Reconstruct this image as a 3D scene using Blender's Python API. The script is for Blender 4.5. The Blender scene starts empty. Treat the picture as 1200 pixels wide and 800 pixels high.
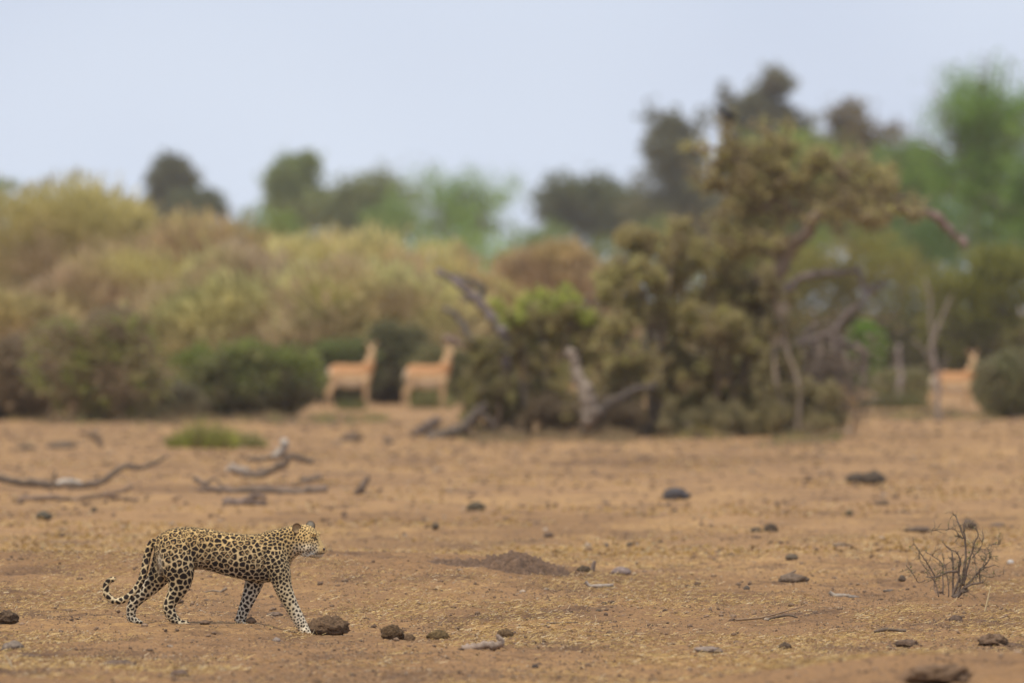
import bpy, bmesh, math, random
import numpy as np
from mathutils import Vector, noise, kdtree, Matrix

# ------------------------------------------------------------------ camera
CAMZ = 1.98          # lens height above the plain, metres (a safari vehicle)
FPX = 400.0 / 36.0 * 1200.0      # focal length in photo pixels
HORIZON = 358.0      # photo row of the horizon
col = bpy.context.scene.collection
scene = bpy.context.scene
cam_d = bpy.data.cameras.new('camera')
cam = bpy.data.objects.new('camera', cam_d)
col.objects.link(cam)
cam_d.lens = 400; cam_d.sensor_width = 36
cam_d.clip_start = 1; cam_d.clip_end = 6000
cam.location = (0, 0, CAMZ)
cam.rotation_euler = (math.radians(90) - math.atan((400 - HORIZON) / FPX), 0, 0)
cam_d.dof.use_dof = True
cam_d.dof.focus_distance = 72.0
cam_d.dof.aperture_fstop = 3.6
scene.camera = cam

# ------------------------------------------------------------------ sky and sun: bright, thinly overcast
SUN_EL, SUN_AZ = 66.0, 215.0     # elevation, compass angle from +Y clockwise
world = bpy.data.worlds.new('World'); scene.world = world
world.use_nodes = True
nt = world.node_tree; nt.nodes.clear()
wo = nt.nodes.new('ShaderNodeOutputWorld'); bg = nt.nodes.new('ShaderNodeBackground')
sky = nt.nodes.new('ShaderNodeTexSky'); sky.sky_type = 'NISHITA'; sky.sun_disc = False
sky.sun_elevation = math.radians(SUN_EL); sky.sun_rotation = math.radians(SUN_AZ)
sky.dust_density = 4.0; sky.air_density = 1.2
tc = nt.nodes.new('ShaderNodeTexCoord')
n1 = nt.nodes.new('ShaderNodeTexNoise'); n1.inputs['Scale'].default_value = 14; n1.inputs['Detail'].default_value = 2.0
mp = nt.nodes.new('ShaderNodeMapping'); mp.inputs['Location'].default_value = (0.31, 0.0, 0.17)
rp = nt.nodes.new('ShaderNodeValToRGB')
rp.color_ramp.elements[0].position = 0.3; rp.color_ramp.elements[0].color = (5.5, 6.25, 7.9, 1)
rp.color_ramp.elements[1].position = 0.62; rp.color_ramp.elements[1].color = (7.2, 8.0, 9.3, 1)
mx = nt.nodes.new('ShaderNodeMix'); mx.data_type = 'RGBA'; mx.inputs[0].default_value = 0.9
bg.inputs['Strength'].default_value = 0.1
nt.links.new(tc.outputs['Generated'], mp.inputs['Vector']); nt.links.new(mp.outputs[0], n1.inputs['Vector'])
nt.links.new(n1.outputs['Fac'], rp.inputs['Fac'])
nt.links.new(sky.outputs[0], mx.inputs[6]); nt.links.new(rp.outputs[0], mx.inputs[7])
nt.links.new(mx.outputs[2], bg.inputs['Color']); nt.links.new(bg.outputs[0], wo.inputs['Surface'])
sun_d = bpy.data.lights.new('sun', 'SUN'); sun_d.energy = 3.0; sun_d.angle = math.radians(7)
sun_d.color = (1.0, 0.92, 0.78)
sun = bpy.data.objects.new('sun', sun_d); col.objects.link(sun)
_a, _e = math.radians(SUN_AZ), math.radians(SUN_EL)
_dir = Vector((math.sin(_a) * math.cos(_e), math.cos(_a) * math.cos(_e), math.sin(_e)))
sun.rotation_euler = _dir.to_track_quat('Z', 'Y').to_euler()
sun.location = _dir * 50
scene.view_settings.view_transform = 'Standard'; scene.view_settings.look = 'None'
scene.view_settings.exposure = 0.12; scene.view_settings.gamma = 1.0
scene.view_settings.use_curve_mapping = False
scene.render.engine = 'CYCLES'
scene.cycles.max_bounces = 6; scene.cycles.diffuse_bounces = 3; scene.cycles.volume_bounces = 1
scene.cycles.transparent_max_bounces = 4
rng = np.random.default_rng(7)
random.seed(7)

# ------------------------------------------------------------------ helpers
def sstep(a, b, x):
    t = np.clip((np.asarray(x, float) - a) / (b - a), 0, 1)
    return t * t * (3 - 2 * t)

_G = rng.random((64, 64))
def vn(x, y):
    """smooth tiling value noise, vectorised, 0..1"""
    x = np.asarray(x, float); y = np.asarray(y, float)
    xi = np.floor(x).astype(int); yi = np.floor(y).astype(int)
    fx = x - xi; fy = y - yi
    fx = fx * fx * (3 - 2 * fx); fy = fy * fy * (3 - 2 * fy)
    a = _G[xi % 64, yi % 64]; b = _G[(xi + 1) % 64, yi % 64]
    c = _G[xi % 64, (yi + 1) % 64]; d = _G[(xi + 1) % 64, (yi + 1) % 64]
    return (a * (1 - fx) + b * fx) * (1 - fy) + (c * (1 - fx) + d * fx) * fy

def ground_z(x, y):
    """the lie of the land"""
    x = np.asarray(x, float); y = np.asarray(y, float)
    z = 0.07 * (vn(x * 0.09 + 3, y * 0.05 + 9) - 0.5) * sstep(95, 130, y)
    # a low swell behind the leopard, higher on the left
    sw = 0.17 * np.exp(-((y - 83) / 4.5) ** 2) * (1 - sstep(-0.9, 1.2, x))
    sw += 0.05 * np.exp(-((y - 92) / 5) ** 2) * sstep(1.0, 3.0, x)
    z = z + sw
    # a rise near the vehicle, higher on the right
    z = z + np.exp(-((y - 56) / 5.0) ** 2) * (0.07 + 0.17 * sstep(0.6, 2.1, x) + 0.05 * (1 - sstep(-2.6, -1.2, x)))
    # the leopard's ground falls gently to the right
    z = z + np.exp(-((y - 70) / 2.6) ** 2) * (0.026 * (1 - sstep(-1.62, -1.3, x)) - 0.036 * sstep(-1.62, -1.3, x) * (1 - sstep(-0.6, 0.6, x)))
    return z

def ground_fine(x, y):
    b = 0.018 * (vn(x * 1.7, y * 1.1) - 0.5) + 0.012 * (vn(x * 4.3 + 7, y * 3.1) - 0.5)
    near = 1 - sstep(105, 125, y)
    c = 0.024 * (vn(x * 11 + 5, y * 7) - 0.5) + 0.016 * (vn(x * 24, y * 15 + 4) - 0.5) + 0.006 * (vn(x * 47, y * 30 + 4) - 0.5)
    away = 1 - 0.75 * np.exp(-(((x + 1.65) / 0.7) ** 2 + ((y - 70) / 0.6) ** 2))
    return (b + c * near) * away

def gz(x, y):
    return float(ground_z(x, y) + ground_fine(x, y))

def at(px, py):
    """the point of the ground seen at a photo pixel"""
    D = FPX * CAMZ / (py - HORIZON)
    for _ in range(30):
        X = (px - 600) / FPX * D
        D = 0.5 * D + 0.5 * FPX * (CAMZ - float(ground_z(X, D))) / (py - HORIZON)
    return (px - 600) / FPX * D, D

def link(o, parent=None):
    col.objects.link(o)
    if parent is not None: o.parent = parent
    return o

def new_mesh(name, V, faces, colr=None, smooth=True):
    """faces: list of int arrays (n,k)"""
    me = bpy.data.meshes.new(name)
    V = np.asarray(V, np.float32)
    me.vertices.add(len(V)); me.vertices.foreach_set('co', V.ravel())
    idx = np.concatenate([np.asarray(f, np.int32).ravel() for f in faces])
    tot = np.concatenate([np.full(len(f), np.asarray(f).shape[1], np.int32) for f in faces])
    start = np.concatenate([[0], np.cumsum(tot)[:-1]]).astype(np.int32)
    me.loops.add(len(idx)); me.loops.foreach_set('vertex_index', idx)
    me.polygons.add(len(tot)); me.polygons.foreach_set('loop_start', start); me.polygons.foreach_set('loop_total', tot)
    me.update(calc_edges=True); me.validate()
    if smooth: me.polygons.foreach_set('use_smooth', np.ones(len(me.polygons), bool))
    if colr is not None:
        a = me.color_attributes.new('Col', 'FLOAT_COLOR', 'POINT')
        c = np.ones((len(V), 4), np.float32); c[:, :3] = colr
        a.data.foreach_set('color', c.ravel())
    return me

class Geo:
    def __init__(s): s.V = []; s.F = []; s.C = []; s.n = 0
    def add(s, V, faces, c=(0.5, 0.5, 0.5)):
        V = np.asarray(V, float); s.V.append(V)
        for f in faces: s.F.append(np.asarray(f, int) + s.n)
        s.C.append(np.broadcast_to(np.asarray(c, float), (len(V), 3)).copy()); s.n += len(V)
    def obj(s, name, mat, parent=None, smooth=True, loc=(0, 0, 0)):
        tri = [f for f in s.F if f.shape[1] == 3]; quad = [f for f in s.F if f.shape[1] == 4]
        fs = ([np.concatenate(tri)] if tri else []) + ([np.concatenate(quad)] if quad else [])
        me = new_mesh(name, np.concatenate(s.V) - np.array(loc), fs, np.concatenate(s.C), smooth)
        me.materials.append(mat)
        o = bpy.data.objects.new(name, me); link(o, parent)
        if parent is None: o.location = loc
        return o
    def tube(s, P, R, n=6, c=(0.2, 0.15, 0.1), rough=0.0):
        P = np.asarray(P, float); m = len(P)
        R = np.broadcast_to(np.asarray(R, float), (m,)).copy()
        T = np.gradient(P, axis=0); T /= np.linalg.norm(T, axis=1)[:, None] + 1e-9
        u = np.cross(T[0], (0.3, 1, 0.2)); u /= np.linalg.norm(u) + 1e-9
        a = np.arange(n) * 2 * math.pi / n; rings = []
        for i in range(m):
            u = u - T[i] * (u @ T[i]); u /= np.linalg.norm(u) + 1e-9
            w = np.cross(T[i], u)
            rr = R[i] * (1 + (rng.random(n) - 0.5) * 2 * rough)
            rings.append(P[i] + np.outer(np.cos(a) * rr, u) + np.outer(np.sin(a) * rr, w))
        V = np.concatenate(rings + [P[:1], P[-1:]])
        i, j = np.meshgrid(np.arange(m - 1), np.arange(n), indexing='ij')
        i = i.ravel(); j = j.ravel(); k = (j + 1) % n
        q = np.stack([i * n + j, i * n + k, (i + 1) * n + k, (i + 1) * n + j], 1)
        j = np.arange(n); k = (j + 1) % n
        c0 = np.stack([np.full(n, m * n), k, j], 1); c1 = np.stack([np.full(n, m * n + 1), (m - 1) * n + j, (m - 1) * n + k], 1)
        s.add(V, [q, np.concatenate([c0, c1])], c)
    def leaves(s, P, L, W, c, up=None, spread=1.0):
        """a rhombic leaf at each point; up = preferred direction of the blade"""
        n = len(P)
        if n == 0: return
        d = rng.normal(size=(n, 3)) * spread
        if up is not None: d = d + up
        d /= np.linalg.norm(d, axis=1)[:, None] + 1e-9
        e = np.cross(d, rng.normal(size=(n, 3))); e /= np.linalg.norm(e, axis=1)[:, None] + 1e-9
        L = np.broadcast_to(L, (n,))[:, None] * (0.6 + 0.8 * rng.random((n, 1))); W = np.broadcast_to(W, (n,))[:, None] * (0.6 + 0.8 * rng.random((n, 1)))
        V = np.stack([P, P + d * L * 0.5 + e * W * 0.5, P + d * L, P + d * L * 0.5 - e * W * 0.5], 1).reshape(-1, 3)
        s.add(V, [np.arange(4 * n).reshape(n, 4)], np.repeat(np.broadcast_to(c, (n, 3)), 4, axis=0))

def tag(o, label=None, cat=None, group=None, kind=None):
    if label: o['label'] = label
    if cat: o['category'] = cat
    if group: o['group'] = group
    if kind: o['kind'] = kind
    return o

def thing(name, loc, label, cat, group=None):
    o = bpy.data.objects.new(name, None); o.empty_display_size = 0.2; link(o); o.location = loc
    return tag(o, label, cat, group)

def resample(P, n):
    """smooth curve through the given points"""
    P = np.asarray(P, float)
    if len(P) < 3:
        t = np.linspace(0, 1, n)[:, None]; return P[0] * (1 - t) + P[-1] * t
    d = np.concatenate([[0], np.cumsum(np.linalg.norm(np.diff(P, axis=0), axis=1))]); t = np.linspace(0, d[-1], n)
    Q = np.stack([np.interp(t, d, P[:, k]) for k in range(P.shape[1])], 1)
    for _ in range(max(1, n // (len(P) * 3))):
        Q[1:-1] = (Q[:-2] + 2 * Q[1:-1] + Q[2:]) / 4
    return Q

# ------------------------------------------------------------------ materials
def mat_base(name, rough=0.9, spec=0.2):
    m = bpy.data.materials.new(name); m.use_nodes = True
    b = m.node_tree.nodes['Principled BSDF']
    b.inputs['Roughness'].default_value = rough; b.inputs['Specular IOR Level'].default_value = spec
    return m, m.node_tree, b

def mat_attr(name, rough=0.9, var=0.25, scale=30.0, bump=0.0, bscale=60.0, transl=0.0, spec=0.2):
    """colour from the mesh, broken up by a fine noise"""
    m, t, b = mat_base(name, rough, spec)
    at_ = t.nodes.new('ShaderNodeAttribute'); at_.attribute_name = 'Col'
    tc = t.nodes.new('ShaderNodeTexCoord'); nz = t.nodes.new('ShaderNodeTexNoise')
    nz.inputs['Scale'].default_value = scale; nz.inputs['Detail'].default_value = 4
    mr = t.nodes.new('ShaderNodeMapRange'); mr.inputs['From Min'].default_value = 0.25; mr.inputs['From Max'].default_value = 0.75
    mr.inputs['To Min'].default_value = 1 - var; mr.inputs['To Max'].default_value = 1 + var
    vm = t.nodes.new('ShaderNodeVectorMath'); vm.operation = 'SCALE'
    t.links.new(tc.outputs['Object'], nz.inputs['Vector']); t.links.new(nz.outputs['Fac'], mr.inputs['Value'])
    t.links.new(at_.outputs['Color'], vm.inputs[0]); t.links.new(mr.outputs[0], vm.inputs['Scale'])
    t.links.new(vm.outputs[0], b.inputs['Base Color'])
    if bump:
        n2 = t.nodes.new('ShaderNodeTexNoise'); n2.inputs['Scale'].default_value = bscale; n2.inputs['Detail'].default_value = 5
        bp = t.nodes.new('ShaderNodeBump'); bp.inputs['Strength'].default_value = 0.8; bp.inputs['Distance'].default_value = bump
        t.links.new(tc.outputs['Object'], n2.inputs['Vector']); t.links.new(n2.outputs['Fac'], bp.inputs['Height'])
        t.links.new(bp.outputs[0], b.inputs['Normal'])
    if transl:
        tr = t.nodes.new('ShaderNodeBsdfTranslucent'); ms = t.nodes.new('ShaderNodeMixShader'); ms.inputs[0].default_value = transl
        t.links.new(vm.outputs[0], tr.inputs['Color']); out = t.nodes['Material Output']
        t.links.new(b.outputs[0], ms.inputs[1]); t.links.new(tr.outputs[0], ms.inputs[2]); t.links.new(ms.outputs[0], out.inputs['Surface'])
    return m

M_LEAF = mat_attr('foliage', 0.7, 0.2, 3.0, transl=0.5)
M_BARK = mat_attr('bark', 0.95, 0.35, 9.0, bump=0.01, bscale=25)
M_TWIG = mat_attr('twig', 0.9, 0.3, 40.0)
M_STRAW = mat_attr('straw', 0.75, 0.15, 5.0, transl=0.2)
M_DUNG = mat_attr('dung', 1.0, 0.6, 70.0, bump=0.016, bscale=75)
M_CLOD = mat_attr('clod', 1.0, 0.45, 40.0, bump=0.014, bscale=60)
M_STONE = mat_attr('stone', 0.85, 0.45, 30.0, bump=0.004, bscale=40)
M_COAT = mat_attr('leopard_coat', 0.85, 0.22, 170.0, bump=0.0025, bscale=260)
M_IMPALA = mat_attr('impala_coat', 0.75, 0.1, 20.0)
M_EYE, _t, _b = mat_base('eye', 0.1, 0.6); _b.inputs['Base Color'].default_value = (0.12, 0.09, 0.03, 1)
M_NOSE, _t, _b = mat_base('nose', 0.45, 0.4); _b.inputs['Base Color'].default_value = (0.06, 0.03, 0.025, 1)
M_WHISK, _t, _b = mat_base('whisker', 0.5, 0.4); _b.inputs['Base Color'].default_value = (0.75, 0.72, 0.66, 1)
M_BIRD, _t, _b = mat_base('feather', 0.5, 0.4); _b.inputs['Base Color'].default_value = (0.012, 0.013, 0.02, 1)

def ground_material():
    m, t, b = mat_base('dry_soil', 0.95, 0.15)
    N, Lk = t.nodes, t.links
    geo = N.new('ShaderNodeNewGeometry')
    def noise_(scale, detail, dist=0.0, stretch=None, rough=0.55):
        n = N.new('ShaderNodeTexNoise'); n.inputs['Scale'].default_value = scale; n.inputs['Detail'].default_value = detail
        n.inputs['Distortion'].default_value = dist; n.inputs['Roughness'].default_value = rough
        if stretch:
            mpp = N.new('ShaderNodeMapping'); mpp.inputs['Scale'].default_value = stretch
            Lk.new(geo.outputs['Position'], mpp.inputs['Vector']); Lk.new(mpp.outputs[0], n.inputs['Vector'])
        else: Lk.new(geo.outputs['Position'], n.inputs['Vector'])
        return n
    def ramp(src, pts):
        r = N.new('ShaderNodeValToRGB'); e = r.color_ramp.elements
        e[0].position, e[0].color = pts[0][0], (*pts[0][1], 1); e[1].position, e[1].color = pts[-1][0], (*pts[-1][1], 1)
        for p, c in pts[1:-1]:
            x = e.new(p); x.color = (*c, 1)
        Lk.new(src.outputs['Fac'], r.inputs['Fac']); return r
    def mixc(fac, a, bb, mode='MIX', f=1.0):
        x = N.new('ShaderNodeMix'); x.data_type = 'RGBA'; x.blend_type = mode
        if fac is not None: Lk.new(fac, x.inputs[0])
        else: x.inputs[0].default_value = f
        Lk.new(a, x.inputs[6]); Lk.new(bb, x.inputs[7]); return x.outputs[2]
    big = ramp(noise_(0.16, 4, 0.6, (1.0, 0.35, 1)), [(0.3, (0.235, 0.134, 0.062)), (0.52, (0.335, 0.196, 0.091)), (0.72, (0.16, 0.088, 0.042))])
    # dry grass mats: pale yellow, broken into streaky patches
    gm = N.new('ShaderNodeMath'); gm.operation = 'MULTIPLY'
    g1 = ramp(noise_(0.45, 5, 0.8, (1.0, 0.30, 1)), [(0.50, (0, 0, 0)), (0.62, (1, 1, 1))])
    g2 = ramp(noise_(6.0, 5, 0.3, (1.0, 0.5, 1), 0.7), [(0.42, (0, 0, 0)), (0.62, (1, 1, 1))])
    Lk.new(g1.outputs[0], gm.inputs[0]); Lk.new(g2.outputs[0], gm.inputs[1])
    straw = ramp(noise_(25, 3), [(0.3, (0.40, 0.235, 0.095)), (0.7, (0.50, 0.31, 0.13))])
    c1 = mixc(gm.outputs[0], big.outputs[0], straw.outputs[0])
    # damp / trampled darker soil blotches
    dk = ramp(noise_(1.3, 6, 0.5, (1.0, 0.45, 1), 0.65), [(0.52, (0, 0, 0)), (0.66, (0.85, 0.85, 0.85))])
    dcol = N.new('ShaderNodeRGB'); dcol.outputs[0].default_value = (0.125, 0.072, 0.042, 1)
    c2 = mixc(dk.outputs[0], c1, dcol.outputs[0])
    fine = ramp(noise_(38, 6, 0.2, None, 0.7), [(0.32, (0.50, 0.48, 0.46)), (0.5, (1, 1, 1)), (0.68, (1.35, 1.30, 1.2))])
    c3 = mixc(None, c2, fine.outputs[0], 'MULTIPLY')
    # the trodden, browner soil of the near ground ends unevenly past the low swell
    sx = N.new('ShaderNodeSeparateXYZ'); Lk.new(geo.outputs['Position'], sx.inputs[0]); ed = noise_(0.25, 4, 0.5); ad = N.new('ShaderNodeMath'); ad.operation = 'MULTIPLY_ADD'
    Lk.new(ed.outputs['Fac'], ad.inputs[0]); ad.inputs[1].default_value = -26; Lk.new(sx.outputs[1], ad.inputs[2])
    mr = N.new('ShaderNodeMapRange'); mr.inputs['From Min'].default_value = 69; mr.inputs['From Max'].default_value = 75; mr.inputs['To Min'].default_value = 1; mr.inputs['To Max'].default_value = 0
    Lk.new(ad.outputs[0], mr.inputs['Value']); brn = N.new('ShaderNodeRGB'); brn.outputs[0].default_value = (.80, .77, .76, 1); c3 = mixc(mr.outputs[0], c3, brn.outputs[0], 'MULTIPLY')
    Lk.new(c3, b.inputs['Base Color'])
    nb = noise_(60, 6, 0.2, None, 0.7); bp = N.new('ShaderNodeBump'); bp.inputs['Distance'].default_value = 0.012; bp.inputs['Strength'].default_value = 0.7
    Lk.new(nb.outputs['Fac'], bp.inputs['Height']); Lk.new(bp.outputs[0], b.inputs['Normal'])
    return m
M_GROUND = ground_material()

# ------------------------------------------------------------------ ground: one sheet, finest where it is sharp
ys = [-40, -10, 10, 25, 35, 42, 47]
y = 48.0
while y < 110: y += 0.085 if y < 84 else 0.14; ys.append(y)
while y < 260: y += 0.6; ys.append(y)
while y < 5000: y *= 1.12; ys.append(y)
ys = np.array(ys)
xs = np.concatenate([-np.geomspace(3000, 9, 40)[:-1], np.linspace(-9, -4.3, 60)[:-1], np.linspace(-4.3, 4.3, 430)[:-1], np.linspace(4.3, 9, 60)[:-1], np.geomspace(9, 3000, 40)])
XX, YY = np.meshgrid(xs, ys)
ZZ = ground_z(XX, YY) + ground_fine(XX, YY)
nr, nc = XX.shape
ii, jj = np.meshgrid(np.arange(nr - 1), np.arange(nc - 1), indexing='ij'); ii = ii.ravel(); jj = jj.ravel()
Q = np.stack([ii * nc + jj, ii * nc + jj + 1, (ii + 1) * nc + jj + 1, (ii + 1) * nc + jj], 1)
me = new_mesh('ground', np.stack([XX.ravel(), YY.ravel(), ZZ.ravel()], 1), [Q]); me.materials.append(M_GROUND)
ground = link(bpy.data.objects.new('ground', me)); tag(ground, 'bare dusty brown plain with mats of dry yellow grass', kind='structure')

# ------------------------------------------------------------------ the leopard
LD, LPX = 70.0, FPX / 70.0
LX0 = (262 - 600) / LPX
def lp(cx, cy, d=0.0):
    """side-view drawing units (quarter photo pixels) -> metres about the leopard's base point"""
    return np.array([((150 + cx / 4) - 600) / LPX - LX0, d, (735 - (580 + cy / 4)) / LPX])
U = 1 / (4 * LPX)
def loft(secs, n=20, sub=4, p=2.3):
    """secs: (top point, bottom point, half width, centre depth); closed loft of super-ellipses"""
    T = np.array([s_[0] for s_ in secs], float); B = np.array([s_[1] for s_ in secs], float)
    W = np.array([s_[2] for s_ in secs], float); Dp = np.array([s_[3] for s_ in secs], float)
    m = len(secs); t = np.arange(m); tt = np.linspace(0, m - 1, (m - 1) * sub + 1)
    def ip(a):
        out = np.interp(tt, t, a)
        for _ in range(2): out[1:-1] = (out[:-2] + 2 * out[1:-1] + out[2:]) / 4
        return out
    T = np.stack([ip(T[:, k]) for k in range(3)], 1); B = np.stack([ip(B[:, k]) for k in range(3)], 1); W = ip(W); Dp = ip(Dp)
    a = np.arange(n) * 2 * math.pi / n; ca, sa = np.cos(a), np.sin(a)
    ca = np.sign(ca) * np.abs(ca) ** (2 / p); sa = np.sign(sa) * np.abs(sa) ** (2 / p)
    C = (T + B) / 2; A = (T - B) / 2; R = []
    for i in range(len(tt)):
        r = C[i] + np.outer(ca, A[i]); r[:, 1] += Dp[i] + sa * W[i]; R.append(r)
    V = np.concatenate(R + [C[:1] + [0, Dp[0], 0], C[-1:] + [0, Dp[-1], 0]]); m = len(tt)
    i, j = np.meshgrid(np.arange(m - 1), np.arange(n), indexing='ij'); i = i.ravel(); j = j.ravel(); k = (j + 1) % n
    q = np.stack([i * n + j, i * n + k, (i + 1) * n + k, (i + 1) * n + j], 1); j = np.arange(n); k = (j + 1) % n
    return V, [q, np.concatenate([np.stack([np.full(n, m * n), k, j], 1), np.stack([np.full(n, m * n + 1), (m - 1) * n + j, (m - 1) * n + k], 1)])]

def chain(pts, n=14, sub=4, flat=0.85):
    """limb: (point3, radius) list -> rounded tapered tube"""
    P = np.array([p for p, r in pts]); R = np.array([r for p, r in pts]); m = len(P)
    t = np.arange(m); tt = np.linspace(0, m - 1, (m - 1) * sub + 1)
    P = np.stack([np.interp(tt, t, P[:, k]) for k in range(3)], 1); R = np.interp(tt, t, R)
    for _ in range(3):
        P[1:-1] = (P[:-2] + 2 * P[1:-1] + P[2:]) / 4; R[1:-1] = (R[:-2] + 2 * R[1:-1] + R[2:]) / 4
    g = Geo()
    e0 = P[0] - (P[1] - P[0]) / (np.linalg.norm(P[1] - P[0]) + 1e-9) * R[0] * 0.7; e1 = P[-1] + (P[-1] - P[-2]) / (np.linalg.norm(P[-1] - P[-2]) + 1e-9) * R[-1] * 0.7
    P = np.concatenate([[e0], P, [e1]]); R = np.concatenate([[R[0] * 0.55], R, [R[-1] * 0.55]])
    g.tube(P, R, n); V = g.V[0]
    d0 = np.interp(np.arange(len(P)), np.arange(len(P)), P[:, 1]); rows = np.repeat(np.arange(len(P)), n)
    V[:len(rows), 1] = d0[rows] + (V[:len(rows), 1] - d0[rows]) * flat
    return V, g.F

def ball(c, r, n=14):
    a = np.linspace(0, math.pi, n)[1:-1]; b = np.arange(n) * 2 * math.pi / n
    V = np.array([[math.sin(i) * math.cos(j), math.sin(i) * math.sin(j), math.cos(i)] for i in a for j in b] + [[0, 0, 1], [0, 0, -1]])
    m = n - 2; i, j = np.meshgrid(np.arange(m - 1), np.arange(n), indexing='ij'); i = i.ravel(); j = j.ravel(); k = (j + 1) % n
    q = np.stack([i * n + j, (i + 1) * n + j, (i + 1) * n + k, i * n + k], 1); j = np.arange(n); k = (j + 1) % n
    return V * np.asarray(r) + np.asarray(c), [q, np.concatenate([np.stack([np.full(n, m * n), j, k], 1), np.stack([np.full(n, m * n + 1), (m - 1) * n + k, (m - 1) * n + j], 1)])]

def fuse(parts, voxel, smooth):
    """one continuous skin over overlapping solids"""
    g = Geo()
    for V, F in parts: g.add(V, F)
    tmp = g.obj('tmp', M_COAT)
    md = tmp.modifiers.new('r', 'REMESH'); md.mode = 'VOXEL'; md.voxel_size = voxel
    s2 = tmp.modifiers.new('s', 'SMOOTH'); s2.factor = 0.5; s2.iterations = smooth
    dg = bpy.context.evaluated_depsgraph_get(); me = bpy.data.meshes.new_from_object(tmp.evaluated_get(dg))
    old = tmp.data; bpy.data.objects.remove(tmp); bpy.data.meshes.remove(old)
    me.materials.clear()
    for p in list(me.color_attributes): me.color_attributes.remove(p)
    return me

def verts(me):
    a = np.empty(len(me.vertices) * 3, np.float32); me.vertices.foreach_get('co', a); return a.reshape(-1, 3).astype(float)

HP = lp(800, 200)            # the head turns about this point
YAW = math.radians(-24)
def head_rot(V):
    V = np.asarray(V, float).copy(); x = V[:, 0] - HP[0]; y_ = V[:, 1].copy()
    V[:, 0] = HP[0] + x * math.cos(YAW) - y_ * math.sin(YAW); V[:, 1] = x * math.sin(YAW) + y_ * math.cos(YAW); return V
def hp(cx, cy, d=0.0):
    """head drawing units: lengths ahead of the pivot are stretched because the head is turned"""
    v = lp(800 + (cx - 800) * 1.02, cy, d); return v

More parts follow.
